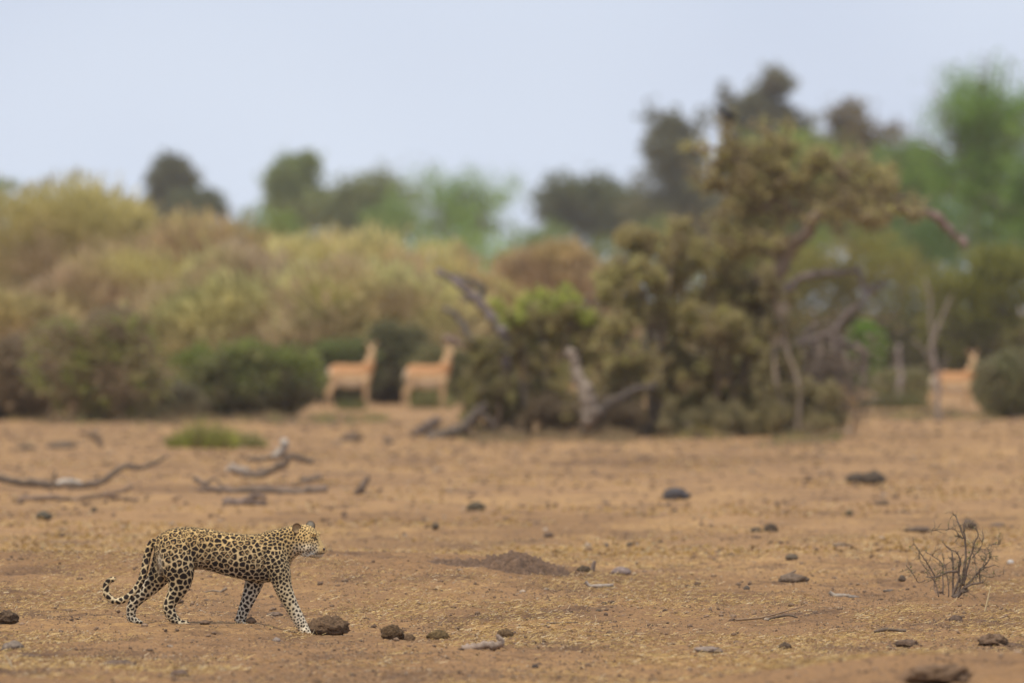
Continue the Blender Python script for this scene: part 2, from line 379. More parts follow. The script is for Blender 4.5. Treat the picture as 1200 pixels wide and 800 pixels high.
def build_leopard():
    parts = []
    tor = [((122, 212), (128, 300), .040), ((142, 187), (150, 345), .075), ((172, 165), (185, 372), .094), ((215, 151), (235, 370), .104),
           ((270, 145), (285, 352), .104), ((330, 149), (335, 344), .098), ((390, 159), (390, 354), .100), ((450, 171), (445, 372), .108),
           ((510, 179), (505, 387), .114), ((570, 182), (565, 400), .117), ((622, 177), (625, 410), .113), ((655, 163), (690, 404), .106),
           ((692, 157), (735, 384), .095), ((724, 151), (757, 345), .082), ((752, 143), (770, 305), .070), ((782, 138), (792, 284), .064), ((812, 140), (808, 272), .055)]
    parts.append(loft([(lp(*a), lp(*b), w, 0.0) for a, b, w in tor]))
    hd = [((765, 158), (785, 262), .045), ((800, 138), (805, 282), .066), ((832, 134), (836, 288), .075), ((862, 142), (862, 290), .070), ((882, 157), (880, 293), .056),
          ((896, 180), (894, 295), .045), ((909, 209), (905, 295), .040), ((921, 230), (914, 289), .034), ((929, 245), (922, 276), .022)]
    V, F = loft([(hp(*a), hp(*b), w, 0.0) for a, b, w in hd], p=2.1); parts.append((head_rot(V), F))
    for sd in (-1, 1):
        for c_, r_ in ((hp(910, 260, sd * .021), (.027, .021, .021)), (hp(855, 245, sd * .048), (.040, .028, .036)), (hp(880, 180, sd * .030), (.028, .021, .015))):
            V, F = ball(c_, r_); parts.append((head_rot(V), F))
    V, F = ball(hp(900, 284, 0), (.022, .017, .012)); parts.append((head_rot(V), F))
    V, F = ball(hp(920, 247, 0), (.015, .016, .012)); parts.append((head_rot(V), F))
    def limb(pts, d0, flat=0.8):
        parts.append(chain([(lp(x_, y_, d0 + dd), r_ * U) for x_, y_, r_, dd in pts], flat=flat))
    # near fore leg (reaching forward), far fore leg, near hind leg, far hind leg; radii in drawing units
    limb([(672, 235, 60, .02), (690, 300, 64, .0), (712, 362, 54, -.005), (727, 425, 42, -.01), (748, 475, 36, -.01), (775, 530, 31, -.01), (803, 582, 29, -.01), (820, 614, 27, -.012), (830, 632, 25, -.015)], -.070)
    limb([(604, 355, 52, -.02), (590, 415, 44, 0), (573, 462, 36, 0), (553, 512, 30, 0), (535, 556, 26, 0), (524, 586, 24, 0), (528, 600, 19, 0)], .070)
    limb([(215, 235, 78, .015), (228, 300, 84, .0), (243, 360, 74, -.005), (245, 410, 56, -.008), (228, 455, 40, -.005), (204, 492, 31, 0), (190, 522, 28, 0), (202, 556, 26, 0), (222, 582, 23, 0), (242, 597, 18, 0)], -.068)
    limb([(190, 270, 70, -.015), (165, 345, 62, 0), (128, 405, 46, 0), (82, 450, 36, 0), (40, 488, 30, 0), (20, 514, 26, 0), (12, 545, 23, 0), (14, 575, 22, 0), (22, 588, 18, 0)], .066)
    # paws with four toes each
    def paw(x0, y0, x1, y1, d0, r):
        a = lp(x0, y0, d0); b = lp(x1, y1, d0); parts.append(chain([(a, r * U), (b, r * .82 * U)], flat=1.15))
        for q in range(4):
            dd = (q - 1.5) * r * .62 * U; ex = (0.9, 1.25, 1.25, 0.9)[q]
            tip = b + (b - a) / (np.linalg.norm(b - a) + 1e-9) * r * .62 * ex * U
            V_, F_ = ball(tip + np.array([0, dd, -r * .12 * U]), (r * .55 * U, r * .36 * U, r * .46 * U)); parts.append((V_, F_))
    paw(828, 632, 846, 640, -.086, 25); paw(530, 602, 558, 604, .070, 19); paw(243, 597, 280, 601, -.070, 18); paw(20, 588, 46, 592, .066, 18)
    # tail hanging behind the hind legs and curling up at its tip
    tl = [(118, 215, 17, 0), (100, 245, 18, 0), (88, 290, 18, -.01), (80, 340, 18, -.02), (68, 390, 17, -.03), (40, 440, 16, -.04), (0, 480, 16, -.05), (-45, 498, 16, -.055), (-82, 486, 16, -.06), (-102, 455, 16, -.06), (-104, 420, 15, -.06), (-86, 395, 14, -.06), (-62, 390, 12, -.06)]
    parts.append(chain([(lp(x_, y_, dd), r_ * U) for x_, y_, r_, dd in tl], flat=1.0))
    me = fuse(parts, 0.0042, 5)
    # ears join the skin as cups of their own below
    V = verts(me); N = len(V)
    cx = (V[:, 0] + LX0 + 600 / LPX) * LPX; cx = (cx - 150) * 4; cy = (735 - V[:, 2] * LPX - 580) * 4; dp = V[:, 1]
    # --- size of the markings over the coat
    leg = sstep(390, 440, cy)
    sp = np.full(N, 26.5)
    sp = np.where((cx > 120) & (cx < 340), 28, sp)
    sp = sp + (20 - sp) * sstep(590, 660, cx)                 # shoulder
    sp = sp + (15 - sp) * sstep(700, 790, cx)                 # neck
    sp = sp + (10.5 - sp) * sstep(815, 850, cx)                 # face
    sp = np.where(cx < 700, sp - 9 * (1 - sstep(158, 200, cy)), sp)
    sp = np.where((cy > 400) & (cx > 640), np.maximum(sp, 21), sp); sp = sp * (1 - 0.12 * leg); low = sstep(520, 590, cy); sp = sp * (1 - 0.28 * low)
    tailm = (cx < 112) & (cy < 505) & (dp < 0.02)
    sp = np.where(tailm, 27, sp) * U
    order = np.random.default_rng(3).permutation(N)[:42000]
    acc = np.empty((6000, 3)); accs = np.empty(6000); k = 0
    for i in order:
        if k:
            dd = acc[:k] - V[i]; d2 = np.einsum('ij,ij->i', dd, dd)
            if (d2 < (0.80 * (accs[:k] + sp[i]) / 2) ** 2).any(): continue
        acc[k] = V[i]; accs[k] = sp[i]; k += 1
        if k >= 6000: break
    kd = kdtree.KDTree(k)
    for i in range(k): kd.insert(acc[i], i)
    kd.balance()
    F1 = np.empty(N); F2 = np.empty(N); ang = np.empty(N); sid = np.empty(N, int)
    for i in range(N):
        v = Vector(V[i]); w = sp[i]
        j = noise.noise_vector(v * (1.1 / w)) * (w * 0.26)
        r_ = kd.find_n(v + j, 2)
        F1[i] = r_[0][2] / w; F2[i] = r_[1][2] / w; sid[i] = r_[0][1]; q = (v + j) - r_[0][0]; ang[i] = math.atan2(q.z, q.x)
    rr = np.random.default_rng(5); ph = rr.random(k) * 6.283; bigness = 0.85 + 0.3 * rr.random(k)
    # --- ground colour of the coat: ochre above, cream and white below and inside
    ochre = np.array([0.60, 0.40, 0.165]); cream = np.array([0.68, 0.55, 0.34]); white = np.array([0.68, 0.61, 0.49])
    hgt = sstep(180, 330, cy)
    belly = sstep(0, 1, (cy - (300 + 0.14 * (cx - 330))) / 55)
    c = ochre + (cream - ochre) * (0.65 * hgt)[:, None]
    c = c + (cream * 0.98 - c) * (leg * 0.9)[:, None]
    bm = belly * ((cx > 320) & (cx < 660)) ; c = c + (white - c) * (bm * 0.95)[:, None]
    c = c + (white - c) * (low * 0.25)[:, None]
    farlimb = (dp > 0.03) & (cy > 385); c = np.where(farlimb[:, None], c + (white - c) * 0.55, c)
    chin = sstep(262, 280, cy) * sstep(770, 800, cx) * (cy < 312); c = c + (white * .82 - c) * (chin * 0.9)[:, None]  # white of the chin greyed to paint in its shading
    cheek = sstep(205, 250, cy) * sstep(760, 790, cx) * (1 - sstep(880, 900, cx)); c = c + (white - c) * (cheek * 0.55)[:, None]
    muz = sstep(885, 910, cx) * (cy < 262); c = c + (np.array([0.50, 0.33, 0.14]) - c) * (muz * 0.7)[:, None]
    rump = np.exp(-(((cx - 150) / 14) ** 2 + ((cy - 325) / 45) ** 2)); c = c + (white - c) * (rump * 0.9)[:, None]
    # --- the markings
    dark = np.array([0.020, 0.012, 0.009])
    ros = (cy < 345) & (cx > 130) & (cx < 640) & (cy > 160)
    gap = F2 - F1
    solid = sstep(0.07 + .10 * leg, 0.19 + .10 * leg, gap) * (1 - sstep(0.56, 0.66, F1 / bigness[sid]))
    hole = (1 - sstep(0.09, 0.21, F1)) * ros * (bigness[sid] > 0.92)
    brk = np.clip(np.sin(ang * 1.0 + ph[sid]) * 2.2 - 1.6, 0, 1) * sstep(0.15, 0.3, F1) * ros * (bigness[sid] > 0.92)
    small = sstep(700, 790, cx)
    solid_small = sstep(0.18, 0.30, gap) * (1 - sstep(0.36, 0.46, F1 / bigness[sid]))
    solid = solid + (solid_small - solid) * small
    lowsmall = low; solid = solid * (1 - 0.0 * lowsmall)
    face = sstep(885, 900, cx); solid = solid * (1 - 0.75 * face)
    solid = solid * (1 - .55 * chin * sstep(850, 880, cx)) * (1 - 0.6 * rump)
    c = c + (np.array([0.33, 0.18, 0.07]) - c) * (hole * 0.9)[:, None] * 1.0
    kk = np.clip(solid * (1 - hole) * (1 - brk), 0, 1)
    c = c + (dark - c) * kk[:, None]
    # eye line, mouth line, ear backs come with their own parts
    def stroke(x0, y0, x1, y1, w, s_, colr=dark):
        nonlocal c
        t = np.clip(((cx - x0) * (x1 - x0) + (cy - y0) * (y1 - y0)) / ((x1 - x0) ** 2 + (y1 - y0) ** 2), 0, 1)
        d_ = np.hypot(cx - x0 - t * (x1 - x0), cy - y0 - t * (y1 - y0)); f = (1 - sstep(w * .5, w, d_)) * s_ * (cx > 790)
        c = c + (colr - c) * f[:, None]
    stroke(866, 196, 886, 205, 6, 0.9); stroke(886, 205, 898, 232, 5, 0.5); stroke(920, 270, 870, 273, 4, 0.8); stroke(862, 271, 850, 262, 5, 0.6)
    for q in range(4): stroke(874, 243 + q * 6, 908, 250 + q * 5, 2.5, 0.45)
    a = me.color_attributes.new('Col', 'FLOAT_COLOR', 'POINT'); cc = np.ones((N, 4), np.float32); cc[:, :3] = np.clip(c, 0.01, 1); a.data.foreach_set('color', cc.ravel())
    me.polygons.foreach_set('use_smooth', np.ones(len(me.polygons), bool)); me.materials.append(M_COAT)
    root = thing('leopard', (LX0, LD, 0), 'spotted leopard walking right over the bare ground with one forepaw reaching out', 'leopard')
    body = bpy.data.objects.new('body', me); link(body, root)
    # short fur standing a little off the skin
    nrm = np.empty(N * 3, np.float32); me.vertices.foreach_get('normal', nrm); nrm = nrm.reshape(-1, 3).astype(float)
    rf = np.random.default_rng(9); sel = rf.permutation(N)[:int(N * .35)]; lay = np.array([-.75, 0, -.35]); dfur = nrm[sel] * .45 + lay + rf.normal(size=(len(sel), 3)) * .18; dfur /= np.linalg.norm(dfur, axis=1)[:, None]
    fl_ = np.where(cx[sel] > 790, .004, .008) * (.6 + .7 * rf.random(len(sel))); Bp = V[sel] - nrm[sel] * .001; side_ = np.cross(dfur, nrm[sel]); side_ /= np.linalg.norm(side_, axis=1)[:, None] + 1e-9
    Vf = np.stack([Bp - side_ * .0013, Bp + side_ * .0013, Bp + dfur * fl_[:, None]], 1).reshape(-1, 3)
    gf = Geo(); gf.add(Vf, [np.arange(len(Vf)).reshape(-1, 3)], np.repeat(np.clip(c[sel] * (.85 + .3 * rf.random((len(sel), 1))), .01, 1), 3, 0)); gf.obj('fur', M_COAT, root, smooth=False)['kind'] = 'stuff'
    # ears: short rounded cups
    def ear(cx_, cy_, d0, facing, back):
        g = Geo(); R = 24 * U; cen = hp(cx_, cy_, d0); rings = []; n = 18
        for sgn in (0, 1):
            for rr_, dz in ((0.0, 0.0), (.45, .10), (.75, .25), (.95, .5), (1.0, .62)):
                a_ = np.arange(n) * 2 * math.pi / n; k_ = (rr_ - (0.10 if sgn and rr_ > .9 else 0)) * R
                r_ = np.stack([np.full(n, dz * R * .6 + (.12 * R if sgn else 0)), np.cos(a_) * k_ * .95, np.sin(a_) * k_ * 1.05], 1); rings.append(r_)
        # outer back first (0..4), then inner face (9..5) so that the cup closes round the rim
        seq = rings[:5] + rings[5:][::-1]; Vv = np.concatenate(seq); m_ = len(seq)
        i, j = np.meshgrid(np.arange(m_ - 1), np.arange(n), indexing='ij'); i = i.ravel(); j = j.ravel(); k2 = (j + 1) % n
        q = np.stack([i * n + j, i * n + k2, (i + 1) * n + k2, (i + 1) * n + j], 1)
        ca, sa = math.cos(facing), math.sin(facing); Vv = np.stack([Vv[:, 0] * ca - Vv[:, 1] * sa, Vv[:, 0] * sa + Vv[:, 1] * ca, Vv[:, 2]], 1)
        rim = np.repeat(np.array([0, .2, .5, .9, 1, 1, .8, .35, .1, 0.0]), n)[:, None]
        rowi = np.repeat(np.arange(10), n)[:, None]
        outer = np.array(back); inner = np.array([0.40, 0.27, 0.14])
        colr = np.where(rowi < 5, outer * (1 - rim) + np.array([.07, .045, .03]) * rim, inner * (1 - rim) + np.array([.13, .08, .04]) * rim)
        g.add(head_rot(Vv + cen), [q], colr); return g.obj('ear', M_COAT, root)
    ear(808, 153, -.057, math.radians(-52), (.16, .11, .06)); e2 = ear(838, 144, .060, math.radians(112), (.30, .26, .20))
    for sd in (-1, 1):
        V_, F_ = ball(hp(878, 199, sd * .0475), (.0085, .006, .0075), 12); g = Geo(); g.add(head_rot(V_), F_); g.obj('eye', M_EYE, root)
    V_, F_ = ball(hp(928, 250, 0), (.007, .013, .009), 12); g = Geo(); g.add(head_rot(V_), F_); g.obj('nose', M_NOSE, root)
    for sd in (-1, 1):
        g = Geo()
        for q in range(6):
            a_ = hp(902 - q * 3, 262 + (q % 3) * 5, sd * .036); b_ = a_ + np.array([-.035 - .01 * q, sd * (.035 + .006 * q), -.012 - .008 * (q % 3)]); mid = (a_ + b_) / 2 + [0, 0, .006]
            g.tube(head_rot(resample([a_, mid, b_], 5)), [.0009, .0008, .0007, .0005, .0003], 4, (.7, .7, .65))
        tag(g.obj('whiskers', M_WHISK, root), kind='stuff')
    return root
build_leopard()

# ------------------------------------------------------------------ impalas
def build_impala(px, py, label, head_yaw, lean=0.0, seed=0, s=1.0):
    x, y = at(px, py)
    root = thing('impala', (x, y, gz(x, y)), label, 'impala', 'impalas at the edge of the thicket'); s *= .95; root.scale = (s * .97, s, s); P = []
    def q(X, Z, d=0.0): return np.array([X, d, Z])
    tor = [(q(-.43, .84), q(-.43, .66), .05), (q(-.38, .90), q(-.36, .55), .11), (q(-.27, .93), q(-.25, .48), .135), (q(-.10, .92), q(-.10, .44), .14), (q(.08, .91), q(.08, .43), .14),
           (q(.24, .92), q(.22, .45), .13), (q(.36, .91), q(.38, .54), .10), (q(.42, .90), q(.46, .64), .07)]
    P.append(loft([(a, b, w, 0.0) for a, b, w in tor]))
    P.append(chain([(q(.34, .78), .14), (q(.40, .90), .12), (q(.43, 1.02), .09), (q(.45, 1.14), .068), (q(.45, 1.21), .06)]))
    ca, sa = math.cos(head_yaw), math.sin(head_yaw)
    def h(f, u, d=0.0): return np.array([.45 + f * ca - d * sa, f * sa + d * ca, 1.22 + u])
    P.append(chain([(h(-.02, .0), .055), (h(.05, .01), .055), (h(.12, -.03), .042), (h(.19, -.07), .030), (h(.215, -.08), .022)], flat=1.0))
    def leg(d, pts): P.append(chain([(q(a, b, d), r) for a, b, r in pts], flat=0.9))
    leg(-.075, [(.33, .62, .085), (.35, .48, .05), (.35, .36, .034), (.35, .30, .036), (.355, .16, .021), (.36, .06, .025), (.38, .015, .026)])
    leg(.075, [(.33, .62, .085), (.31, .48, .05), (.30, .36, .034), (.30, .30, .036), (.295, .16, .021), (.29, .06, .025), (.31, .015, .026)])
    leg(-.075, [(-.30, .72, .12), (-.28, .58, .09), (-.34, .46, .05), (-.42, .35, .034), (-.40, .22, .024), (-.38, .06, .024), (-.36, .015, .026)])
    leg(.075, [(-.30, .72, .12), (-.33, .58, .09), (-.40, .46, .05), (-.49, .35, .034), (-.49, .22, .024), (-.50, .06, .024), (-.48, .015, .026)])
    P.append(chain([(q(-.42, .82), .03), (q(-.47, .72), .028), (q(-.47, .56), .02)]))
    me = fuse(P, .018, 3); V = verts(me)
    red = np.array([.46, .235, .105]); tan = np.array([.56, .37, .20]); wh = np.array([.66, .54, .40])
    z = V[:, 2]; c = red + (tan - red) * (1 - sstep(.70, .78, z))[:, None]; c = c + (wh - c) * ((1 - sstep(.52, .64, z)) * sstep(.38, .44, z) * (np.abs(V[:, 0]) < .3))[:, None]
    c = c + (tan * 1.05 - c) * (z > .98)[:, None]; c = np.where((V[:, 0] < -.41)[:, None] & (z > .5)[:, None], wh * .9, c)
    a = me.color_attributes.new('Col', 'FLOAT_COLOR', 'POINT'); cc = np.ones((len(V), 4), np.float32); cc[:, :3] = c; a.data.foreach_set('color', cc.ravel())
    me.polygons.foreach_set('use_smooth', np.ones(len(me.polygons), bool)); me.materials.append(M_IMPALA)
    b = link(bpy.data.objects.new('body', me), root)
    for sd in (-1, 1):
        g = Geo(); g.add(*ball((0, 0, 0), (.02, .035, .075), 10), c=(.42, .26, .15)); V0 = g.V[0]
        an = sd * .75; V1 = np.stack([V0[:, 0], V0[:, 1] * math.cos(an) + V0[:, 2] * math.sin(an), -V0[:, 1] * math.sin(an) + V0[:, 2] * math.cos(an)], 1)
        c0 = h(-.03, .10, sd * .075); g.V[0] = np.stack([V1[:, 0] * ca - V1[:, 1] * sa, V1[:, 0] * sa + V1[:, 1] * ca, V1[:, 2]], 1) + c0; g.obj('ear', M_IMPALA, root)
        g = Geo(); g.add(*ball(h(.06, .02, sd * .048), (.014, .014, .014), 8)); g.obj('eye', M_EYE, root)
    g = Geo(); g.add(*ball(h(.235, -.085, 0), (.014, .014, .014), 8)); g.obj('nose', M_NOSE, root)
    return root
build_impala(410, 480, 'tan impala standing broadside and facing right, further left of the pair before the thicket', math.radians(-80))
build_impala(500, 480, 'tan impala standing broadside just left of the grey broken tree', math.radians(-60), s=1.0)
build_impala(1116, 486, 'reddish impala standing between the bare sapling and the low grey shrub on the right', math.radians(-75), s=0.90)

# ------------------------------------------------------------------ vegetation builders
BROWN = np.array([.19, .135, .085])
def noise3(P, f, o=0.0):
    return np.array([noise.noise(Vector(p) * f + Vector((o, o * .7, -o))) for p in P])

def bush(name, px, w_px, top, base_or_D, label, cat, group, pal, leaf=(.13, .05), n=9000, seed=1, clump=.17, wispy=0.0, depth=0.8, lobes=7, pal_low=None, twig=(.20, .15, .11), bare=0.25, is_D=False, jag=0.25):
    jag = .12 if wispy else jag
    cboost = 1.55 if wispy else 1.55
    """a shrub: stems fanning from the base and leaf clumps over uneven lobes. pal: list of colours (per clump)"""
    global rng
    keep = rng; rng = np.random.default_rng(seed)
    if is_D: D = base_or_D; x = (px - 600) / FPX * D
    else: x, D = at(px, base_or_D)
    w = w_px / FPX * D; zg = float(ground_z(x, D)); hgt = CAMZ + (HORIZON - top) / FPX * D - zg
    # lobes: several overlapping domes
    L = []
    for i in range(lobes):
        u = (rng.random() - .5) * .72 if i else 0.0; v = (rng.random() - .5) * .7 * depth
        u = u * (.8 if wispy else 1); hh = (1 - (abs(u) * 1.35) ** 2 * .75) * (0.80 + .25 * rng.random()) if i else 0.98
        L.append((u * w, v * w * .8, hh * hgt, (0.19 + .13 * rng.random()) * w))
    L.insert(0, (0, 0, .93 * hgt, .46 * w))
    pts = []; nrm = []; lob = []
    for li, (lx, ly, lh, lr) in enumerate(L):
        per = int(n * ((.8 if wispy else .35) if li == 0 else (.35 if wispy else .75) / lobes) * 1.15)
        d = rng.normal(size=(per, 3)); d /= np.linalg.norm(d, axis=1)[:, None]; d[:, 2] = np.abs(d[:, 2]) * 1.0 - .15
        rad = 1 - np.abs(rng.normal(size=per)) * (.13 if wispy else .22) + (.05 * noise3(d, 2.5, seed) if wispy else 0)
        top_r = min(lr * 1.1, lh * (.9 if li == 0 else .62)); cz = lh - top_r
        # column from dome down to the ground
        drop = rng.random(per) ** 1.3 * cz
        side = d[:, 2] < .45
        z = cz + d[:, 2] * top_r * rad - np.where(side, drop, 0)
        fl = 1 + .10 * np.sin(li * 2.1 + d[:, 0] * 3)
        p = np.stack([lx + d[:, 0] * lr * rad * fl, ly + d[:, 1] * lr * rad * fl, z], 1)
        pts.append(p); nrm.append(d); lob.append(np.full(per, li))
    P = np.concatenate(pts); Nn = np.concatenate(nrm); lob = np.concatenate(lob)
    ok = P[:, 2] > .03; P = P[ok]; Nn = Nn[ok]; lob = lob[ok]
    # clumping: pull points toward random clump centres, dent the surface between them
    nc_ = max(8, int(26 / clump / 4) * 4); ci = rng.integers(0, len(P), nc_ * 3); C_ = P[ci]
    kd = kdtree.KDTree(len(C_))
    for i, c in enumerate(C_): kd.insert(c, i)
    kd.balance(); near = np.array([kd.find(p)[1] for p in P]); dist = np.linalg.norm(P - C_[near], axis=1)
    cs = clump * w
    P = P + (C_[near] - P) * (np.clip(dist / cs * .35, 0, .6) * (.25 if wispy else 1))[:, None] + rng.normal(size=P.shape) * cs * .10
    P = P + Nn * (rng.random((len(C_), 1))[near] - .5) * cs * jag * 2
    P[:, 2] = np.maximum(P[:, 2], .02)
    if not wispy and not is_D:
        tpz = (.58 + .42 * sstep(0, .38, P[:, 2] / hgt + .12 * noise3(P / w, 5.0, seed)))[:, None]; P[:, :2] = P[:, :2] * tpz
    pal = np.array(pal); pc = rng.random(len(C_)) * (len(pal) - 1); k0 = np.floor(pc).astype(int); f = (pc - k0)[:, None]
    cc = (pal[k0] * (1 - f) + pal[np.minimum(k0 + 1, len(pal) - 1)] * f)[near]
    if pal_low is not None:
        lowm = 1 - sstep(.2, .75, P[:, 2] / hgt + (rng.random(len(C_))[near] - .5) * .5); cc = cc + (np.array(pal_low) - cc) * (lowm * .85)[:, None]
    if wispy:
        t = np.clip(.5 + 1.3 * noise3(P / w * [1, 1, 1.6], 3.2, seed * 1.3) + .3 * (P[:, 2] / hgt - .6), 0, 1) * (len(pal) - 1); k0 = np.floor(t).astype(int); f = (t - k0)[:, None]  # noise mixes the leaf tones; paler crests also paint light from above
        cc = pal[::-1][k0] * (1 - f) + pal[::-1][np.minimum(k0 + 1, len(pal) - 1)] * f
        if pal_low is not None:
            lw = 1 - sstep(.25, .8, P[:, 2] / hgt + .35 * noise3(P / w, 4.0, seed * 2.1)); cc = cc + (np.array(pal_low) - cc) * (lw * .75)[:, None]
    cc = cc * (0.8 + .4 * rng.random((len(P), 1))) * (0.85 + .3 * rng.random((len(C_), 1)))[near]
    g = Geo(); m = rng.random(len(P)) > bare * .5
    up = Nn * .8 + np.array([0, 0, .6]) if wispy else Nn * .5
    g.leaves(P[m], leaf[0] * (1.2 + wispy), leaf[1] * (1.3 + .5 * wispy), cc[m] * cboost, up=up[m] * (1 + wispy * 2))
    root = thing(name, (x, D, zg), label, cat, group)
    cr = g.obj('crown', M_LEAF, root, smooth=False); cr['kind'] = 'stuff'
    g = Geo(); tw = np.array(twig)
    for i in range(16 + lobes * 2):
        t_ = P[rng.integers(0, len(P))]; b0 = np.array([(rng.random() - .5) * w * .3, (rng.random() - .5) * w * .3, -.05])
        mid = (b0 + t_) / 2 + rng.normal(size=3) * w * .04; mid[2] = t_[2] * .45
        Q_ = resample([b0, mid, t_ * .97], 6); r0 = .012 * hgt * (0.6 + rng.random())
        g.tube(Q_, np.linspace(r0, r0 * .25, 6), 5, tw * (.8 + .4 * rng.random()))
    g.obj('stems', M_BARK, root)['kind'] = 'stuff'
    rng = keep
    return root

def tree(name, px, w_px, top, bot, D, label, cat, group, pal, seed=1, n=9000, leaf=(.22, .10), nblob=12, trunk_c=(.16, .13, .11), airy=0.0, shape='round', lean=0.0):
    """trunk, limbs and separate leaf masses. bot = photo row of the crown's underside"""
    global rng
    keep = rng; rng = np.random.default_rng(seed); leaf = (leaf[0] * D / 450, leaf[1] * D / 450)
    x = (px - 600) / FPX * D; w = w_px / FPX * D; H = CAMZ + (HORIZON - top) / FPX * D; cb = CAMZ + (HORIZON - bot) / FPX * D; cb = max(cb, .8)
    root = thing(name, (x, D, 0), label, cat, group); g = Geo(); gt = Geo()
    tr = resample([(0, 0, -.1), (lean * .3, .1, cb * .5), (lean * .7, 0, cb + (H - cb) * .3), (lean, 0, cb + (H - cb) * .65)], 12)
    gt.tube(tr, np.linspace(.032 * H, .010 * H, 12), 9, trunk_c, rough=.08)
    trunk = gt.obj('trunk', M_BARK, root); lb = Geo(); blobs = []
    for i in range(nblob):
        a = rng.random() * 6.283; rr = math.sqrt(rng.random()) * .31; hz = rng.random()
        if shape == 'umbrella': hz = .55 + .35 * hz
        if shape == 'cone': rr *= (1.15 - hz)
        bx, by, bz = lean + math.cos(a) * rr * w, math.sin(a) * rr * w * .8, cb + (H - cb) * (.12 + .72 * hz) * (1 - .5 * rr if shape == 'round' else 1)
        r = w * ((.12 if airy else .17) + .10 * rng.random()); blobs.append((bx, by, min(bz, H - r * 1.15), r))
    blobs.append((lean, 0, H - w * .21, w * .19))
    for (bx, by, bz, r) in blobs:
        s0 = tr[int(5 + rng.random() * 5)]; e = np.array([bx, by, bz]); mid = (s0 + e) / 2 + rng.normal(size=3) * w * .03
        lb.tube(resample([s0, mid, e], 7), np.linspace(.010 * H, .003 * H, 7), 5, trunk_c)
        for q in range(3):
            e2 = e + rng.normal(size=3) * r * .6; lb.tube(resample([mid, (mid + e2) / 2 + rng.normal(size=3) * .1, e2], 5), np.linspace(.005 * H, .0015 * H, 5), 4, trunk_c)
        m = int(n / len(blobs)); nsub = 9; sc = e + rng.normal(size=(nsub, 3)) * r * np.array([.62, .62, .42]); k = rng.integers(0, nsub, m)
        P = sc[k] + rng.normal(size=(m, 3)) * r * (.30 - .08 * airy); P = P[rng.random(m) > airy * .35]; k = k[:len(P)]
        pl = np.array(pal); pc = rng.random(nsub) * (len(pl) - 1); c = np.array([pl[int(q)] * (1 - q % 1) + pl[min(int(q) + 1, len(pl) - 1)] * (q % 1) for q in pc])[k] * (.8 + .4 * rng.random((len(P), 1)))
        g.leaves(P, leaf[0] * (1.15 if airy else 1.5), leaf[1] * (1.15 if airy else 1.5), c * np.array([1.6, 1.4, 1.15]))
    lb.obj('limbs', M_BARK, root)['kind'] = 'stuff'; cr = g.obj('crown', M_LEAF, root, smooth=False); cr['kind'] = 'stuff'
    rng = keep; return root

# ---- palettes (leaf and twig colours; DK also carries painted shade)
YG = [(.30, .27, .085), (.24, .235, .07), (.33, .27, .12), (.27, .21, .11)]
OL = [(.22, .185, .06), (.17, .17, .05), (.25, .19, .08)]
PK = (.27, .195, .12)
GR = [(.10, .17, .035), (.13, .20, .05), (.08, .13, .035)]
DK = [(.055, .05, .028), (.075, .065, .035), (.09, .07, .045)]  # shade under the dome bushes put into dark leaf colours
GB = 'rounded feathery bushes behind the clearing'
# rows of rounded feathery bushes (pixel centre, width, top row, distance)
Y2 = [(.42, .385, .16), (.37, .35, .145), (.36, .28, .15), (.32, .24, .15)]
bush('feathery_bush', 104, 372, 194, 300, 'tall olive bush on the left skyline, highest of the feathery bushes', 'bush', GB, [(.36, .31, .12), (.31, .26, .10), (.29, .225, .11)], seed=11, n=15000, wispy=1.0, pal_low=PK, lobes=5, is_D=True)
bush('feathery_bush', -60, 200, 222, 310, 'olive bush at the left edge behind the tallest feathery bush', 'bush', GB, OL, seed=12, n=6000, wispy=1.0, is_D=True)
bush('feathery_bush', 228, 300, 241, 290, 'pinkish brown bush right of the tallest bush and below the small dark tree', 'bush', GB, [(.36, .30, .12), (.34, .25, .12), (.31, .22, .12)], seed=13, n=12000, wispy=1.0, pal_low=PK, lobes=4, is_D=True)
bush('feathery_bush', 130, 330, 276, 266, 'pale pinkish olive bush in the middle tier below the tallest left bush', 'bush', GB, [(.38, .33, .11), (.35, .28, .12), (.33, .23, .14)], seed=14, n=13000, wispy=1.0, pal_low=PK, lobes=5, is_D=True)
bush('feathery_bush', 10, 230, 335, 240, 'brown twiggy bush at the left edge behind the dark shrubs', 'bush', GB, [(.33, .26, .11), (.32, .22, .13)], seed=15, n=9000, wispy=1.0, pal_low=PK, lobes=3, is_D=True)
bush('feathery_bush', 420, 330, 254, 280, 'broad yellow green bush crest above the left impala', 'bush', GB, [(.45, .40, .17), (.42, .355, .155), (.36, .27, .15)], seed=16, n=14000, wispy=1.0, pal_low=(.33, .24, .13), lobes=5, is_D=True)
bush('feathery_bush', 285, 340, 284, 250, 'yellow green rounded bush above the bright green front shrub', 'bush', GB, Y2, seed=17, n=15000, wispy=1.0, pal_low=(.25, .19, .10), lobes=5, is_D=True)
bush('feathery_bush', 430, 290, 298, 240, 'yellow green bush directly behind the left impala', 'bush', GB, Y2, seed=18, n=13000, wispy=1.0, pal_low=(.24, .18, .10), lobes=5, is_D=True)
bush('feathery_bush', 530, 190, 305, 258, 'pinkish sloping bush behind the broken grey tree', 'bush', GB, [(.38, .32, .12), (.36, .26, .14)], seed=19, n=9000, wispy=1.0, pal_low=PK, lobes=4, is_D=True)
bush('feathery_bush', 655, 185, 277, 300, 'orange brown rounded bush seen in the gap left of the gnarled tree', 'bush', GB, [(.37, .285, .13), (.35, .255, .13), (.31, .22, .13)], seed=20, n=10000, wispy=1.0, pal_low=(.28, .19, .12), lobes=3, is_D=True)
